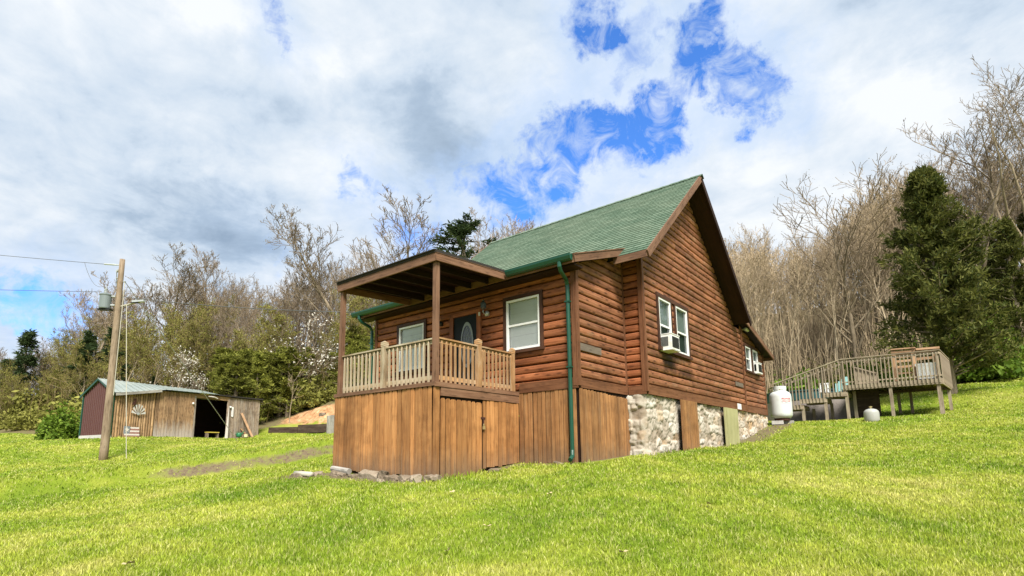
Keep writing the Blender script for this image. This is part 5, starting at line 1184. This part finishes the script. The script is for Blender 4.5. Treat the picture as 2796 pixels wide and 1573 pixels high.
# kinds
SL = [make_bare('slender', 100+i, M['barkpale'], M['twigpale'], None, H=11, r0=.08, spread=.33, fork=.40, dens=.8, twig=.010, wander=.035) for i in range(5)]
SLB = [make_bare('slenderbud', 130+i, M['bark'], M['twig'], M['budgrey'], 1, .04, H=11, r0=.10, spread=.5, fork=.32, dens=.9, twig=.012, wander=.06) for i in range(5)]
SPR = [make_bare('spreading', 160+i, M['bark'], M['twig'], None, H=11, r0=.17, spread=.62, fork=.28, dens=1.05, twig=.013, wander=.075) for i in range(4)]
OLV = [make_bare('olive', 190+i, M['bark'], M['twigolive'], M['olivebrush'], 2, .06, H=8, r0=.085, spread=.7, fork=.15, dens=1., twig=.012, wander=.09) for i in range(4)]
PIN = [conifer(200+i, 6., 1.7, .2, M['bark'], M['pine'], 100, 14, .2, 'oval' if i % 2 else 'cone', .9, .25) for i in range(4)]
DPN = [conifer(220+i, 8., 1.8, .6, M['bark'], M['pinedark'], 95, 10, .26, 'cone', .7, .22) for i in range(3)]
def h_for(px, w, ytop, x, y):
    """tree height that reaches the skyline seen at this bearing"""
    hor = PPY+FPX*math.tan(PIT)-.013*(px-1398)*-1*-1
    return CAM[2]+(hor-ytop)/FPX*w*1.0-tz(x, y)
SKY = [(-400,1010),(0,945),(90,905),(170,845),(240,790),(330,720),(400,720),(470,665),(520,680),(600,720),(680,730),(760,745),(840,705),(900,680),(960,690),(1060,690),(1130,720),(1220,700),(1300,640),(1380,590),(1480,585),(1700,560),(1950,615),(2030,590),(2090,565),(2160,605),(2230,590),(2300,560),(2400,480),(2500,390),(2620,310),(2796,260),(3200,250)]
_kx = np.array([a for a, b in SKY]); _ky = np.array([b for a, b in SKY])
def sky_y(px): return float(np.interp(px, _kx, _ky))
GB = 'slender grey tree in the bare wood behind the gable'
nb = 0
# bare wood, right of the cabin
for k in range(120):
    px = random.uniform(1880, 2560); w = random.uniform(30, 52); x, y = spot(px, w)
    if beyond_lawn(x, y) < 1.0: continue
    H = h_for(px, w, sky_y(px)+random.uniform(0, 90)+(52-w)*2.0, x, y)
    if not 4 < H < 17: continue
    sp = random.choice(SL); place_tree(sp, 'bare_tree', GB, 'tree', x, y, H/sp['H'], group='slender bare trees behind the gable', sxy=H/11*random.uniform(.85, 1.15))
for k in range(34):
    px = random.uniform(2540, 3150); w = random.uniform(31, 46); x, y = spot(px, w); H = h_for(px, w, sky_y(px)+random.uniform(60, 260), x, y)
    sp = random.choice(SLB)
    if 4 < H < 17: place_tree(sp, 'bare_tree', 'thin bare tree in the dark wood behind the deck cedar', 'tree', x, y, H/sp['H'], group='bare trees behind the cedar')
# bare wood, left hillside
for k in range(140):
    px = random.uniform(-260, 1480); w = random.uniform(43, 66); x, y = spot(px, w)
    if beyond_lawn(x, y) < 1.5: continue
    H = h_for(px, w, sky_y(px)+random.uniform(-5, 95), x, y)
    if not 3 < H < 14: continue
    sp = random.choice(SLB if random.random() < .7 else SPR); place_tree(sp, 'bare_tree', 'budding bare tree in the wood along the left hillside', 'tree', x, y, H/sp['H'], group='bare trees on the left hillside')
# olive brush and pines low on the left hillside
for k in range(105):
    px = random.uniform(-150, 1420); w = random.uniform(36 if px < 540 else 40.5, 52); x, y = spot(px, w)
    if beyond_lawn(x, y) < 1.0 or clay_mask(x, y)[()] > .3: continue
    H = min(8, h_for(px, w, sky_y(px)+random.uniform(60, 250), x, y))
    sp = random.choice(OLV)
    if H > 2: place_tree(sp, 'budding_tree', 'olive budding thicket tree on the left hillside', 'tree', x, y, H/sp['H'], group='olive thicket trees on the left hillside')
for k in range(92):
    px = random.uniform(560, 1300) if k < 82 else random.uniform(-60, 480); w = random.uniform(36.0, 39.5) if k < 55 else random.uniform(38, 45); x, y = spot(px, w)
    if beyond_lawn(x, y) < 1.2 or clay_mask(x, y)[()] > .25: continue
    H = min(5, h_for(px, w, random.uniform(880, 1000) if px > 480 else random.uniform(960, 1080), x, y))
    if H > 1.6: place_tree(random.choice(PIN if px > 450 else PIN+DPN), 'young_pine', 'young yellow green pine low on the left hillside', 'pine tree', x, y, H/6, group='young pines on the left hillside', sxy=H/6*random.uniform(1.1, 1.7))
# thicket of saplings on the hillsides: nobody could count these
def thicket(name, label, n, px0, px1, w0, w1, hmax, mat, seed):
    r = np.random.default_rng(seed); u = r.uniform(px0, px1, n); w = r.uniform(w0, w1, n); x, y = spot(u, w)
    k = (beyond_lawn(x, y) > .8) & (clay_mask(x, y) < .2); x, y = x[k], y[k]; z = terrain(x, y); polys = []
    for a, b, c in zip(x, y, z):
        h = hmax*r.uniform(.25, 1)**1.3; t = r.normal(0, .09, 2)*h; rad = .012+.006*h
        p = np.array([[a, b, c-.1], [a+t[0]*.3+r.normal(0, .05), b+t[1]*.3, c+h*.5], [a+t[0], b+t[1], c+h]]); polys.append((p, np.array([rad, rad*.7, .008])))
        for q in range(5):
            f = r.uniform(.3, .95); s0 = p[0]+(p[2]-p[0])*f; d = np.array([r.normal(0, .5), r.normal(0, .5), .75])*h*.22*(1.2-f); polys.append((np.array([s0, s0+d*.5+r.normal(0, .03, 3), s0+d]), np.array([rad*.45, .009, .007])))
    V, F = tubes(polys, 3); o = link(name, npmesh(name, V, F, mat, False, 4)); o['kind'] = 'stuff'; o['label'] = label; o['category'] = 'thicket'
thicket('brushwood', 'pale thicket of thin saplings in the wood behind the gable', 2300, 1850, 2650, 29, 50, 4.2, M['twigpale'], 71)
thicket('brushwood', 'grey upright pole stage trunks crowding the wood behind the gable', 1500, 1860, 2600, 31, 52, 7.5, M['twigpale'], 75)
thicket('brushwood', 'brown thicket of thin saplings in the wood behind the cedar', 900, 2550, 3200, 29, 44, 4.5, M['twig'], 72)
thicket('brushwood', 'fine grey brown twigs along the left skyline wood', 1300, -250, 1480, 47, 63, 7.5, M['twig'], 74)
thicket('brushwood', 'olive brown thicket of thin saplings on the left hillside', 3000, -250, 1480, 37, 60, 3.6, M['twigolive'], 73)
# single trees one can tell apart -------------------------------------------
hero = make_bare('h1', 301, M['bark'], M['twig'], M['bud'], 1, .035, H=11, r0=.17, spread=.55, fork=.3, dens=1.1, twig=.013, wander=.08)
def at_sky(spec, Hn, px, w, ytop, name, label, cat='tree', group=None, sxy=None, crown='crown', rz=None):
    x, y = spot(px, w); H = h_for(px, w, ytop, x, y); return place_tree(spec, name, label, cat, x, y, H/spec['H'], group=group, sxy=(H/Hn*sxy if sxy else None), crown=crown, rz=rz)
at_sky(hero, 11, 966, 44, 552, 'bare_tree', 'tall forked bare tree above the left end of the porch roof', sxy=1.0)
at_sky(SPR[0], 11, 1085, 45, 575, 'bare_tree', 'round crowned bare tree right of the tall forked one over the porch', sxy=1.2)
at_sky(hero, 11, 470, 46, 705, 'bare_tree', 'tallest budding tree just right of the utility pole', sxy=1.15, rz=2)
at_sky(SPR[1], 11, 235, 44, 750, 'bare_tree', 'upswept bare tree left of the utility pole', sxy=1.1)
at_sky(SPR[2], 11, 1385, 48, 548, 'bare_tree', 'pale bare tree rising behind the roof slope', sxy=.9)
at_sky(SL[2], 11, 1440, 50, 575, 'bare_tree', 'thin bare tree peeking above the roof right of the pine', sxy=1.2)
RT = [make_bare('rt', 330+i, M['bark'], M['twig'], None, H=15, r0=.22, spread=.5, fork=.36, dens=1.12, twig=.0085, wander=.075) for i in range(2)]
STB = make_bare('stb', 350, M['bark'], M['twig'], M['bud'], 1, .03, H=11, r0=.16, spread=.6, fork=.22, dens=1.25, twig=.0125, wander=.07, levels=3, stubby=False)
at_sky(RT[0], 15, 2650, 30, 125, 'bare_tree', 'tall spreading bare tree rising behind the dark cedar', sxy=1.25)
at_sky(RT[1], 15, 2790, 29, 95, 'bare_tree', 'tall bare tree behind the cedar, nearer the photo edge', sxy=1.0)
at_sky(RT[0], 15, 2560, 34, 330, 'bare_tree', 'fine twigged bare tree between the cedar and the antler branched tree', sxy=1.05, rz=1.2)
at_sky(STB, 11, 2340, 31, 440, 'bare_tree', 'antler branched bare tree with thick blunt twigs left of the cedar', sxy=1.0)
at_sky(STB, 11, 2440, 33, 430, 'bare_tree', 'second blunt twigged tree close behind the cedar top', sxy=.95, rz=2.2)
CED = conifer(401, 10., 3.3, 1.1, M['bark'], M['cedar'], 430, 26, .22, 'cedar', .6, .16)
x, y = spot(2588, 24.3); place_tree(CED, 'cedar_tree', 'large dark green cedar standing right behind the deck', 'cedar tree', x, y, 1.06, rz=.6, sxy=.98)
CED2 = conifer(402, 9., 2.3, .8, M['bark'], M['cedar'], 170, 17, .24, 'cedar', .7, .3)
for px, w, H, lab in ((2800, 28, 8.0, 'dark evergreen cut by the photo edge right of the large cedar'), (2880, 29, 8, 'dark evergreen outside the large cedar on the right'), (2700, 33, 8.5, 'dark evergreen in the wood right behind the large cedar'), (2480, 34, 5.5, 'low dark evergreen in the wood left behind the cedar'), (2740, 31, 7.0, 'small dark evergreen close behind the right flank of the large cedar')):
    x, y = spot(px, w); place_tree(CED2, 'evergreen_tree', lab, 'evergreen tree', x, y, H/9)
PTALL = conifer(410, 11., 2.1, 3.2, M['bark'], M['pinedark'], 120, 11, .24, 'oval', .7, .25)
at_sky(PTALL, 11, 1266, 39, 572, 'pine_tree', 'tall round topped pine between the porch roof and green roof', 'pine tree', sxy=1.6)
at_sky(DPN[0], 8, 1196, 38, 690, 'pine_tree', 'small pine tip just above the porch roof corner', 'pine tree')
at_sky(DPN[1], 8, 62, 43, 908, 'pine_tree', 'dark spruce shaped pine at the far left of the treeline', 'pine tree', sxy=1.3)
at_sky(DPN[2], 8, 15, 41, 985, 'pine_tree', 'low dark pine at the left photo edge', 'pine tree', sxy=1.3)
at_sky(DPN[0], 8, 235, 41, 905, 'pine_tree', 'dark pine behind the metal gable of the shed', 'pine tree', sxy=1.5)
at_sky(DPN[1], 8, 300, 40, 900, 'pine_tree', 'dark pine right behind the utility pole', 'pine tree', sxy=1.5)
def blossom_tree(seed):
    big, small, tips = bare_tree(seed, H=4., r0=.07, spread=.95, fork=.2, dens=.95, twig=.01, wander=.1, levels=3); r = np.random.default_rng(seed)
    V, F = tubes(big, 5); tr_ = npmesh('trunk', V, F, M['bark'], True, 4); V, F = tubes(small, 3); cr_ = npmesh('branches', V, F, M['twig'], False, 4)
    V, F = leaf_cards(tips, r, 3, .042, .13, 1100); return dict(trunk=tr_, crown=cr_, bud=None, bl=npmesh('blossom', V, F, M['blossom'], False, 4))
DW = [blossom_tree(501), blossom_tree(507)]
for px, w, ytop, k, sx2, lab in ((478, 36.2, 978, 0, 1.0, 'white blossoming dogwood rising behind the shed roof'), (748, 40.5, 822, 1, 1.3, 'pale blossoming dogwood higher among the pines'), (1215, 36, 935, 0, 1.0, 'small dogwood seen past the left porch post')):
    x, y = spot(px, w); H = min(7, h_for(px, w, ytop, x, y)); o = place_tree(DW[k], 'dogwood_tree', lab, 'dogwood tree', x, y, H/4, sxy=H/4*sx2, crown='branches'); link('blossom', DW[k]['bl'], o)
sap = make_bare('sap', 520, M['barkpale'], M['twigpale'], None, H=4, r0=.045, spread=.5, fork=.4, dens=.5, twig=.01, wander=.06, levels=2)
x, y = spot(795, 36.3); place_tree(sap, 'sapling', 'thin pale sapling standing on the slope above the clay bank', 'sapling', x, y, .85)
# shrubs -------------------------------------------------------------------
def bush(seed, Rb, Hb, fm, n=1600, s=.09):
    r = np.random.default_rng(seed); a = r.uniform(0, 2*PI, n); q = r.uniform(0, 1, n)**.45; ph = np.arccos(r.uniform(-.15, 1, n))
    k = 1+.22*np.sin(a*3+seed)+.16*np.sin(a*5+ph*4); C = np.stack([np.cos(a)*np.sin(ph)*q*k*Rb, np.sin(a)*np.sin(ph)*q*k*Rb, np.maximum(.03, np.cos(ph)*q*k*Hb)], 1)
    V, F = leaf_cards([(c, 0) for c in C], r, 2, s, s*.7, 99999); cr_ = npmesh('foliage', V, F, fm, False, 4)
    st_ = [(np.array([[0, 0, -.1], C[i]*.5+[0, 0, .05], C[i]]), np.array([.02, .014, .007])) for i in range(0, min(n, 900), 18)]; V, F = tubes(st_, 3)
    return dict(trunk=npmesh('stem', V, F, M['twig'], False, 4), crown=cr_, bud=None)
BU = [bush(601, 1.2, 1.7, M['shrub'], 2200, .1), bush(602, 1.0, 1.1, M['olivebrush'], 1100, .1), bush(603, 1.1, 1.0, M['shrub'], 800, .09)]
def pbush(spec, lab, px, w, s, group=None, sh=None):
    x, y = spot(px, w); root = place_tree(spec, 'shrub', lab, 'shrub', x, y, sh or s, group=group, sxy=s, crown='foliage'); return root
for k in range(20):
    px = random.uniform(2560, 2960); w = random.uniform(27.5, 33); x, y = spot(px, w)
    if beyond_lawn(x, y) > .2: pbush(random.choice(BU), 'olive undergrowth shrub below the cedar and evergreens', px, w, random.uniform(.9, 1.7), 'undergrowth shrubs below the cedar')
pbush(BU[0], 'bright green rounded shrub at the left end of the shed', 185, 30.2, .92)
for k in range(30):
    px = random.uniform(2050, 2420) if k < 18 else random.uniform(2420, 2950); w = random.uniform(29, 36); x, y = spot(px, w)
    if beyond_lawn(x, y) > .6: pbush(random.choice(BU[1:]), 'low green undergrowth shrub at the foot of the wood behind the deck', px, w, random.uniform(.8, 1.8), 'undergrowth shrubs behind the deck')
for k in range(46):
    px = random.uniform(-100, 1350); w = random.uniform(34, 46); x, y = spot(px, w)
    if beyond_lawn(x, y) > .7 and clay_mask(x, y)[()] < .3: pbush(BU[1], 'low olive brush shrub on the left hillside', px, w, random.uniform(.8, 1.7), 'brush shrubs on the left hillside')
# fallen leaves and clover heads on the lawn
lv_ = [((1222, 1507), 'curled dry leaf alone near the bottom of the lawn', 5.1),((1330, 1440), 'largest dry leaf on the lawn right of the porch corner', 6.2),((1300, 1366), 'dry leaf in the grass below the porch gate', 8.0),((1502, 1350), 'dry leaf in the grass below the downspout', 8.4),((352, 1540), 'dry leaf at the lower left of the lawn', 5.0),((1700, 1510), 'dry leaf near the bottom of the lawn below the stone wall', 5.0),((1936, 1378), 'dry leaf on the lawn right of the stone wall', 7.6),((1235, 1345), 'dry leaf close to the stones at the porch corner', 8.6)]
for i, ((ix, iy), lab, w) in enumerate(lv_):
    # walk along the line of sight until it meets the lawn
    best = None
    for ww in np.linspace(3.5, 14, 400):
        d = FWD+RGT*(ix-1398)/FPX+UPV*(PPY-iy)/FPX; p = CAM+d*ww
        if p[2] < tz(p[0], p[1])+.05: best = p; break
    if best is None: continue
    o = link('fallen_leaf', LM[i % 4], None, (best[0], best[1], tz(best[0], best[1])+.045)); o.rotation_euler = (random.uniform(-.3, .3), random.uniform(-.3, .3), random.uniform(0, 6)); o.scale = (.62,)*3; tag(o, lab, 'leaf', 'dry leaves on the lawn')

# ================================================================== SKY AND SUN
HOLES=[(-0.3508,0.6669,0.6574,0.0254,.75),(-0.3442,0.6851,0.6420,0.0183,0.80),(-0.3041,0.6936,0.6530,0.0237,0.50),(-0.2576,0.7308,0.6321,0.0129,0.70),(-0.2137,0.7509,0.6249,0.0170,0.90),(-0.2368,0.7541,0.6126,0.0145,0.60),(-0.2553,0.7595,0.5983,0.0177,1.00),(-0.2350,0.7781,0.5825,0.0176,0.90),(-0.2004,0.7986,0.5676,0.0228,1.00),(-0.1645,0.8209,0.5468,0.0305,1.10),(-0.1574,0.8330,0.5303,0.0222,0.80),(-0.3078,0.7767,0.5496,0.0175,0.80),(-0.2829,0.7820,0.5554,0.0153,0.60),(-0.3184,0.7318,0.6026,0.0184,0.50),(-0.3531,0.7672,0.5355,0.0244,0.90),(-0.3225,0.7907,0.5204,0.0253,0.90),(-0.2944,0.8045,0.5159,0.0187,0.60),(-0.3901,0.7533,0.5295,0.0197,0.80),(-0.4367,0.7279,0.5286,0.0300,1.00),(-0.4694,0.7274,0.5006,0.0407,1.15),(-0.4900,0.7265,0.4819,0.0275,1.00),(-0.3750,0.7786,0.5031,0.0295,0.50),(-0.5458,0.7020,0.4574,0.0314,0.70),(-0.5898,0.6573,0.4691,0.0194,0.70),(-0.5227,0.7291,0.4418,0.0315,0.70),(-0.5778,0.6857,0.4428,0.0210,0.50),(-0.7324,0.5060,0.4556,0.0169,0.80),(-0.7027,0.5447,0.4577,0.0120,0.50),(-0.6443,0.6145,0.4552,0.0137,0.35),(-0.7056,0.3429,0.6201,0.0154,0.80),(-0.9671,0.1332,0.2168,0.0241,0.90),(-0.9623,0.1699,0.2126,0.0301,0.90),(-0.9582,0.2057,0.1988,0.0226,0.60),(-0.7072,0.5988,0.3760,0.0417,0.50),(-0.6789,0.6293,0.3781,0.0281,0.50),(-0.4382,0.7537,0.4898,0.0270,0.50),(-0.8365,0.4365,0.3313,0.0372,0.30)]
DARKS=[(-0.8708,0.3114,0.3805,0.1128,0.80),(-0.8391,0.3950,0.3740,0.0851,0.70),(-0.9021,0.2035,0.3805,0.0721,0.30),(-0.6023,0.5916,0.5359,0.1005,0.80),(-0.6645,0.5417,0.5148,0.0795,0.50),(-0.8196,0.1810,0.5436,0.0704,0.35),(-0.7301,0.4053,0.5501,0.0845,0.35),(0.0868,0.8420,0.5324,0.0585,0.80),(0.0095,0.8199,0.5724,0.0571,0.40),(-0.6609,0.4569,0.5953,0.0740,0.30),(-0.9386,0.1608,0.3053,0.0527,0.40),(-0.6234,0.5136,0.5896,0.0508,0.30),(-0.8986,0.1176,0.4227,0.0499,0.40)]
BRIGHTS=[(-0.6964,0.4029,0.5939,0.0353,0.80),(-0.8236,0.2520,0.5081,0.0510,0.40),(-0.8217,0.3315,0.4636,0.0505,0.60),(-0.7461,0.2560,0.6146,0.0456,0.50),(-0.0479,0.8668,0.4963,0.0806,0.40),(0.0410,0.8767,0.4794,0.0591,0.50),(-0.4170,0.7705,0.4822,0.0402,0.30),(-0.7855,0.4443,0.4309,0.0693,0.40),(-0.4847,0.6176,0.6194,0.0576,0.40),(-0.1679,0.8978,0.4071,0.0668,0.40),(-0.7250,0.2776,0.6303,0.0626,0.50)]
SUN_EL, SUN_AZ = 49, 130       # azimuth clockwise from +y: sun behind the viewer's right shoulder
world = bpy.data.worlds.new('World'); scene.world = world; world.use_nodes = True
class WN(NT):
    def __init__(s): s.t = world.node_tree; s.b = None
W = WN(); out = W.t.nodes['World Output']; bgn = W.t.nodes['Background']
sky = W.n('ShaderNodeTexSky', sky_type='NISHITA'); sky.sun_disc = False; sky.sun_elevation = R(SUN_EL); sky.sun_rotation = R(SUN_AZ); sky.air_density = 1.0; sky.dust_density = .4; sky.ozone_density = 3.0
tc = W.n('ShaderNodeTexCoord'); d = tc.outputs['Generated']
nrm = W.n('ShaderNodeVectorMath', operation='NORMALIZE'); W.l(d, nrm.inputs[0]); d = nrm.outputs[0]
sep = W.n('ShaderNodeSeparateXYZ'); W.l(d, sep.inputs[0])
zc = W.math('MAXIMUM', W.math('ADD', sep.outputs[2], .16), .05)
pl = W.n('ShaderNodeCombineXYZ'); W.l(W.math('DIVIDE', sep.outputs[0], zc), pl.inputs[0]); W.l(W.math('DIVIDE', sep.outputs[1], zc), pl.inputs[1]); pl = pl.outputs[0]
wob = W.n('ShaderNodeTexNoise'); wob.inputs['Scale'].default_value = 14; wob.inputs['Detail'].default_value = 6; wob.inputs['Roughness'].default_value = .65; W.l(d, wob.inputs['Vector'])
wv = W.n('ShaderNodeVectorMath', operation='MULTIPLY_ADD'); W.l(wob.outputs['Color'], wv.inputs[0]); wv.inputs[1].default_value = (.15,)*3; ad = W.n('ShaderNodeVectorMath', operation='ADD'); W.l(d, ad.inputs[0]); ad.inputs[1].default_value = (-.075,)*3; W.l(ad.outputs[0], wv.inputs[2])
dn = W.n('ShaderNodeVectorMath', operation='NORMALIZE'); W.l(wv.outputs[0], dn.inputs[0]); dw = dn.outputs[0]
def blobs(lst, vec, k=1.):
    tot = None
    for x, y, z, r_, a in lst:
        dt = W.n('ShaderNodeVectorMath', operation='DISTANCE'); W.l(vec, dt.inputs[0]); dt.inputs[1].default_value = (x, y, z)
        m = W.n('ShaderNodeMapRange', interpolation_type='SMOOTHSTEP'); m.inputs['From Min'].default_value = (r_*1.75+.008)*k; m.inputs['From Max'].default_value = 0; m.inputs['To Min'].default_value = 0; m.inputs['To Max'].default_value = a
        W.l(dt.outputs['Value'], m.inputs['Value']); tot = m.outputs[0] if tot is None else W.math('ADD', tot, m.outputs[0])
    return tot
n3 = W.noise(pl, 9, 9, .62, .5); n1 = W.noise(pl, 2.2, 8, .58, .3); n2 = W.noise(pl, 5.5, 8, .6, .4)
hol = W.math('MINIMUM', blobs(HOLES, dw, 1.28), 1.3)
n4 = W.noise(d, 20, 9, .66, .9); n5 = W.noise(d, 7, 5, .6, .3)
nn = W.math('ADD', W.math('MULTIPLY', n4, .62), W.math('MULTIPLY', n5, .38))
hsub = W.math('MULTIPLY', W.math('MINIMUM', hol, 1.0), W.math('MULTIPLY', W.math('SUBTRACT', nn, .30), 3.3))
blue = W.ramp(hsub, [(.16, (0, 0, 0)), (.42, (.42,.42,.42)), (.80, (1, 1, 1))])
shade = W.math('ADD', W.math('ADD', W.math('MULTIPLY', W.math('SUBTRACT', n1, .06), 1.12), W.math('MULTIPLY', W.math('SUBTRACT', n2, .06), .72)), W.math('SUBTRACT', W.math('MULTIPLY', blobs(BRIGHTS, dw), .26), W.math('MULTIPLY', blobs(DARKS, dw), .32)))
cl = W.ramp(shade, [(.22, (.31,.41,.54)), (.45, (.44,.555,.70)), (.62, (.63,.735,.86)), (.80, (.77,.845,.93)), (1.0, (.93,.965,1.0))])
skyc = W.mix(1., sky.outputs[0], (.34,.62,1.0), 'MULTIPLY')
skyl = W.n('ShaderNodeVectorMath', operation='SCALE'); W.l(skyc, skyl.inputs[0]); skyl.inputs['Scale'].default_value = 3.0
clb = W.n('ShaderNodeVectorMath', operation='SCALE'); W.l(cl, clb.inputs[0]); clb.inputs['Scale'].default_value = 10.
thin = W.math('MULTIPLY', W.math('MINIMUM', blobs(HOLES, dw, 2.4), 1.), W.math('MULTIPLY', nn, .75))
clt = W.mix(thin, clb.outputs[0], (4.6, 6.6, 10.2))
mixc = W.mix(blue, clt, skyl.outputs[0])
W.l(mixc, bgn.inputs['Color']); bgn.inputs['Strength'].default_value = .068
sd = bpy.data.lights.new('sun', 'SUN'); sd.energy = 5.0; sd.angle = R(20); sd.color = (1, .96, .88); so = bpy.data.objects.new('sun', sd); col.objects.link(so)
az, el = R(SUN_AZ), R(SUN_EL); sv = Vector((math.sin(az)*math.cos(el), math.cos(az)*math.cos(el), math.sin(el))); so.rotation_euler = sv.to_track_quat('Z', 'Y').to_euler(); so.location = (20, -20, 30)
scene.view_settings.view_transform = 'Standard'; scene.view_settings.look = 'None'; scene.view_settings.exposure = 0.6; scene.view_settings.gamma = 1
scene.cycles.max_bounces = 6; scene.cycles.diffuse_bounces = 1; scene.cycles.transparent_max_bounces = 8; scene.cycles.use_denoising = True
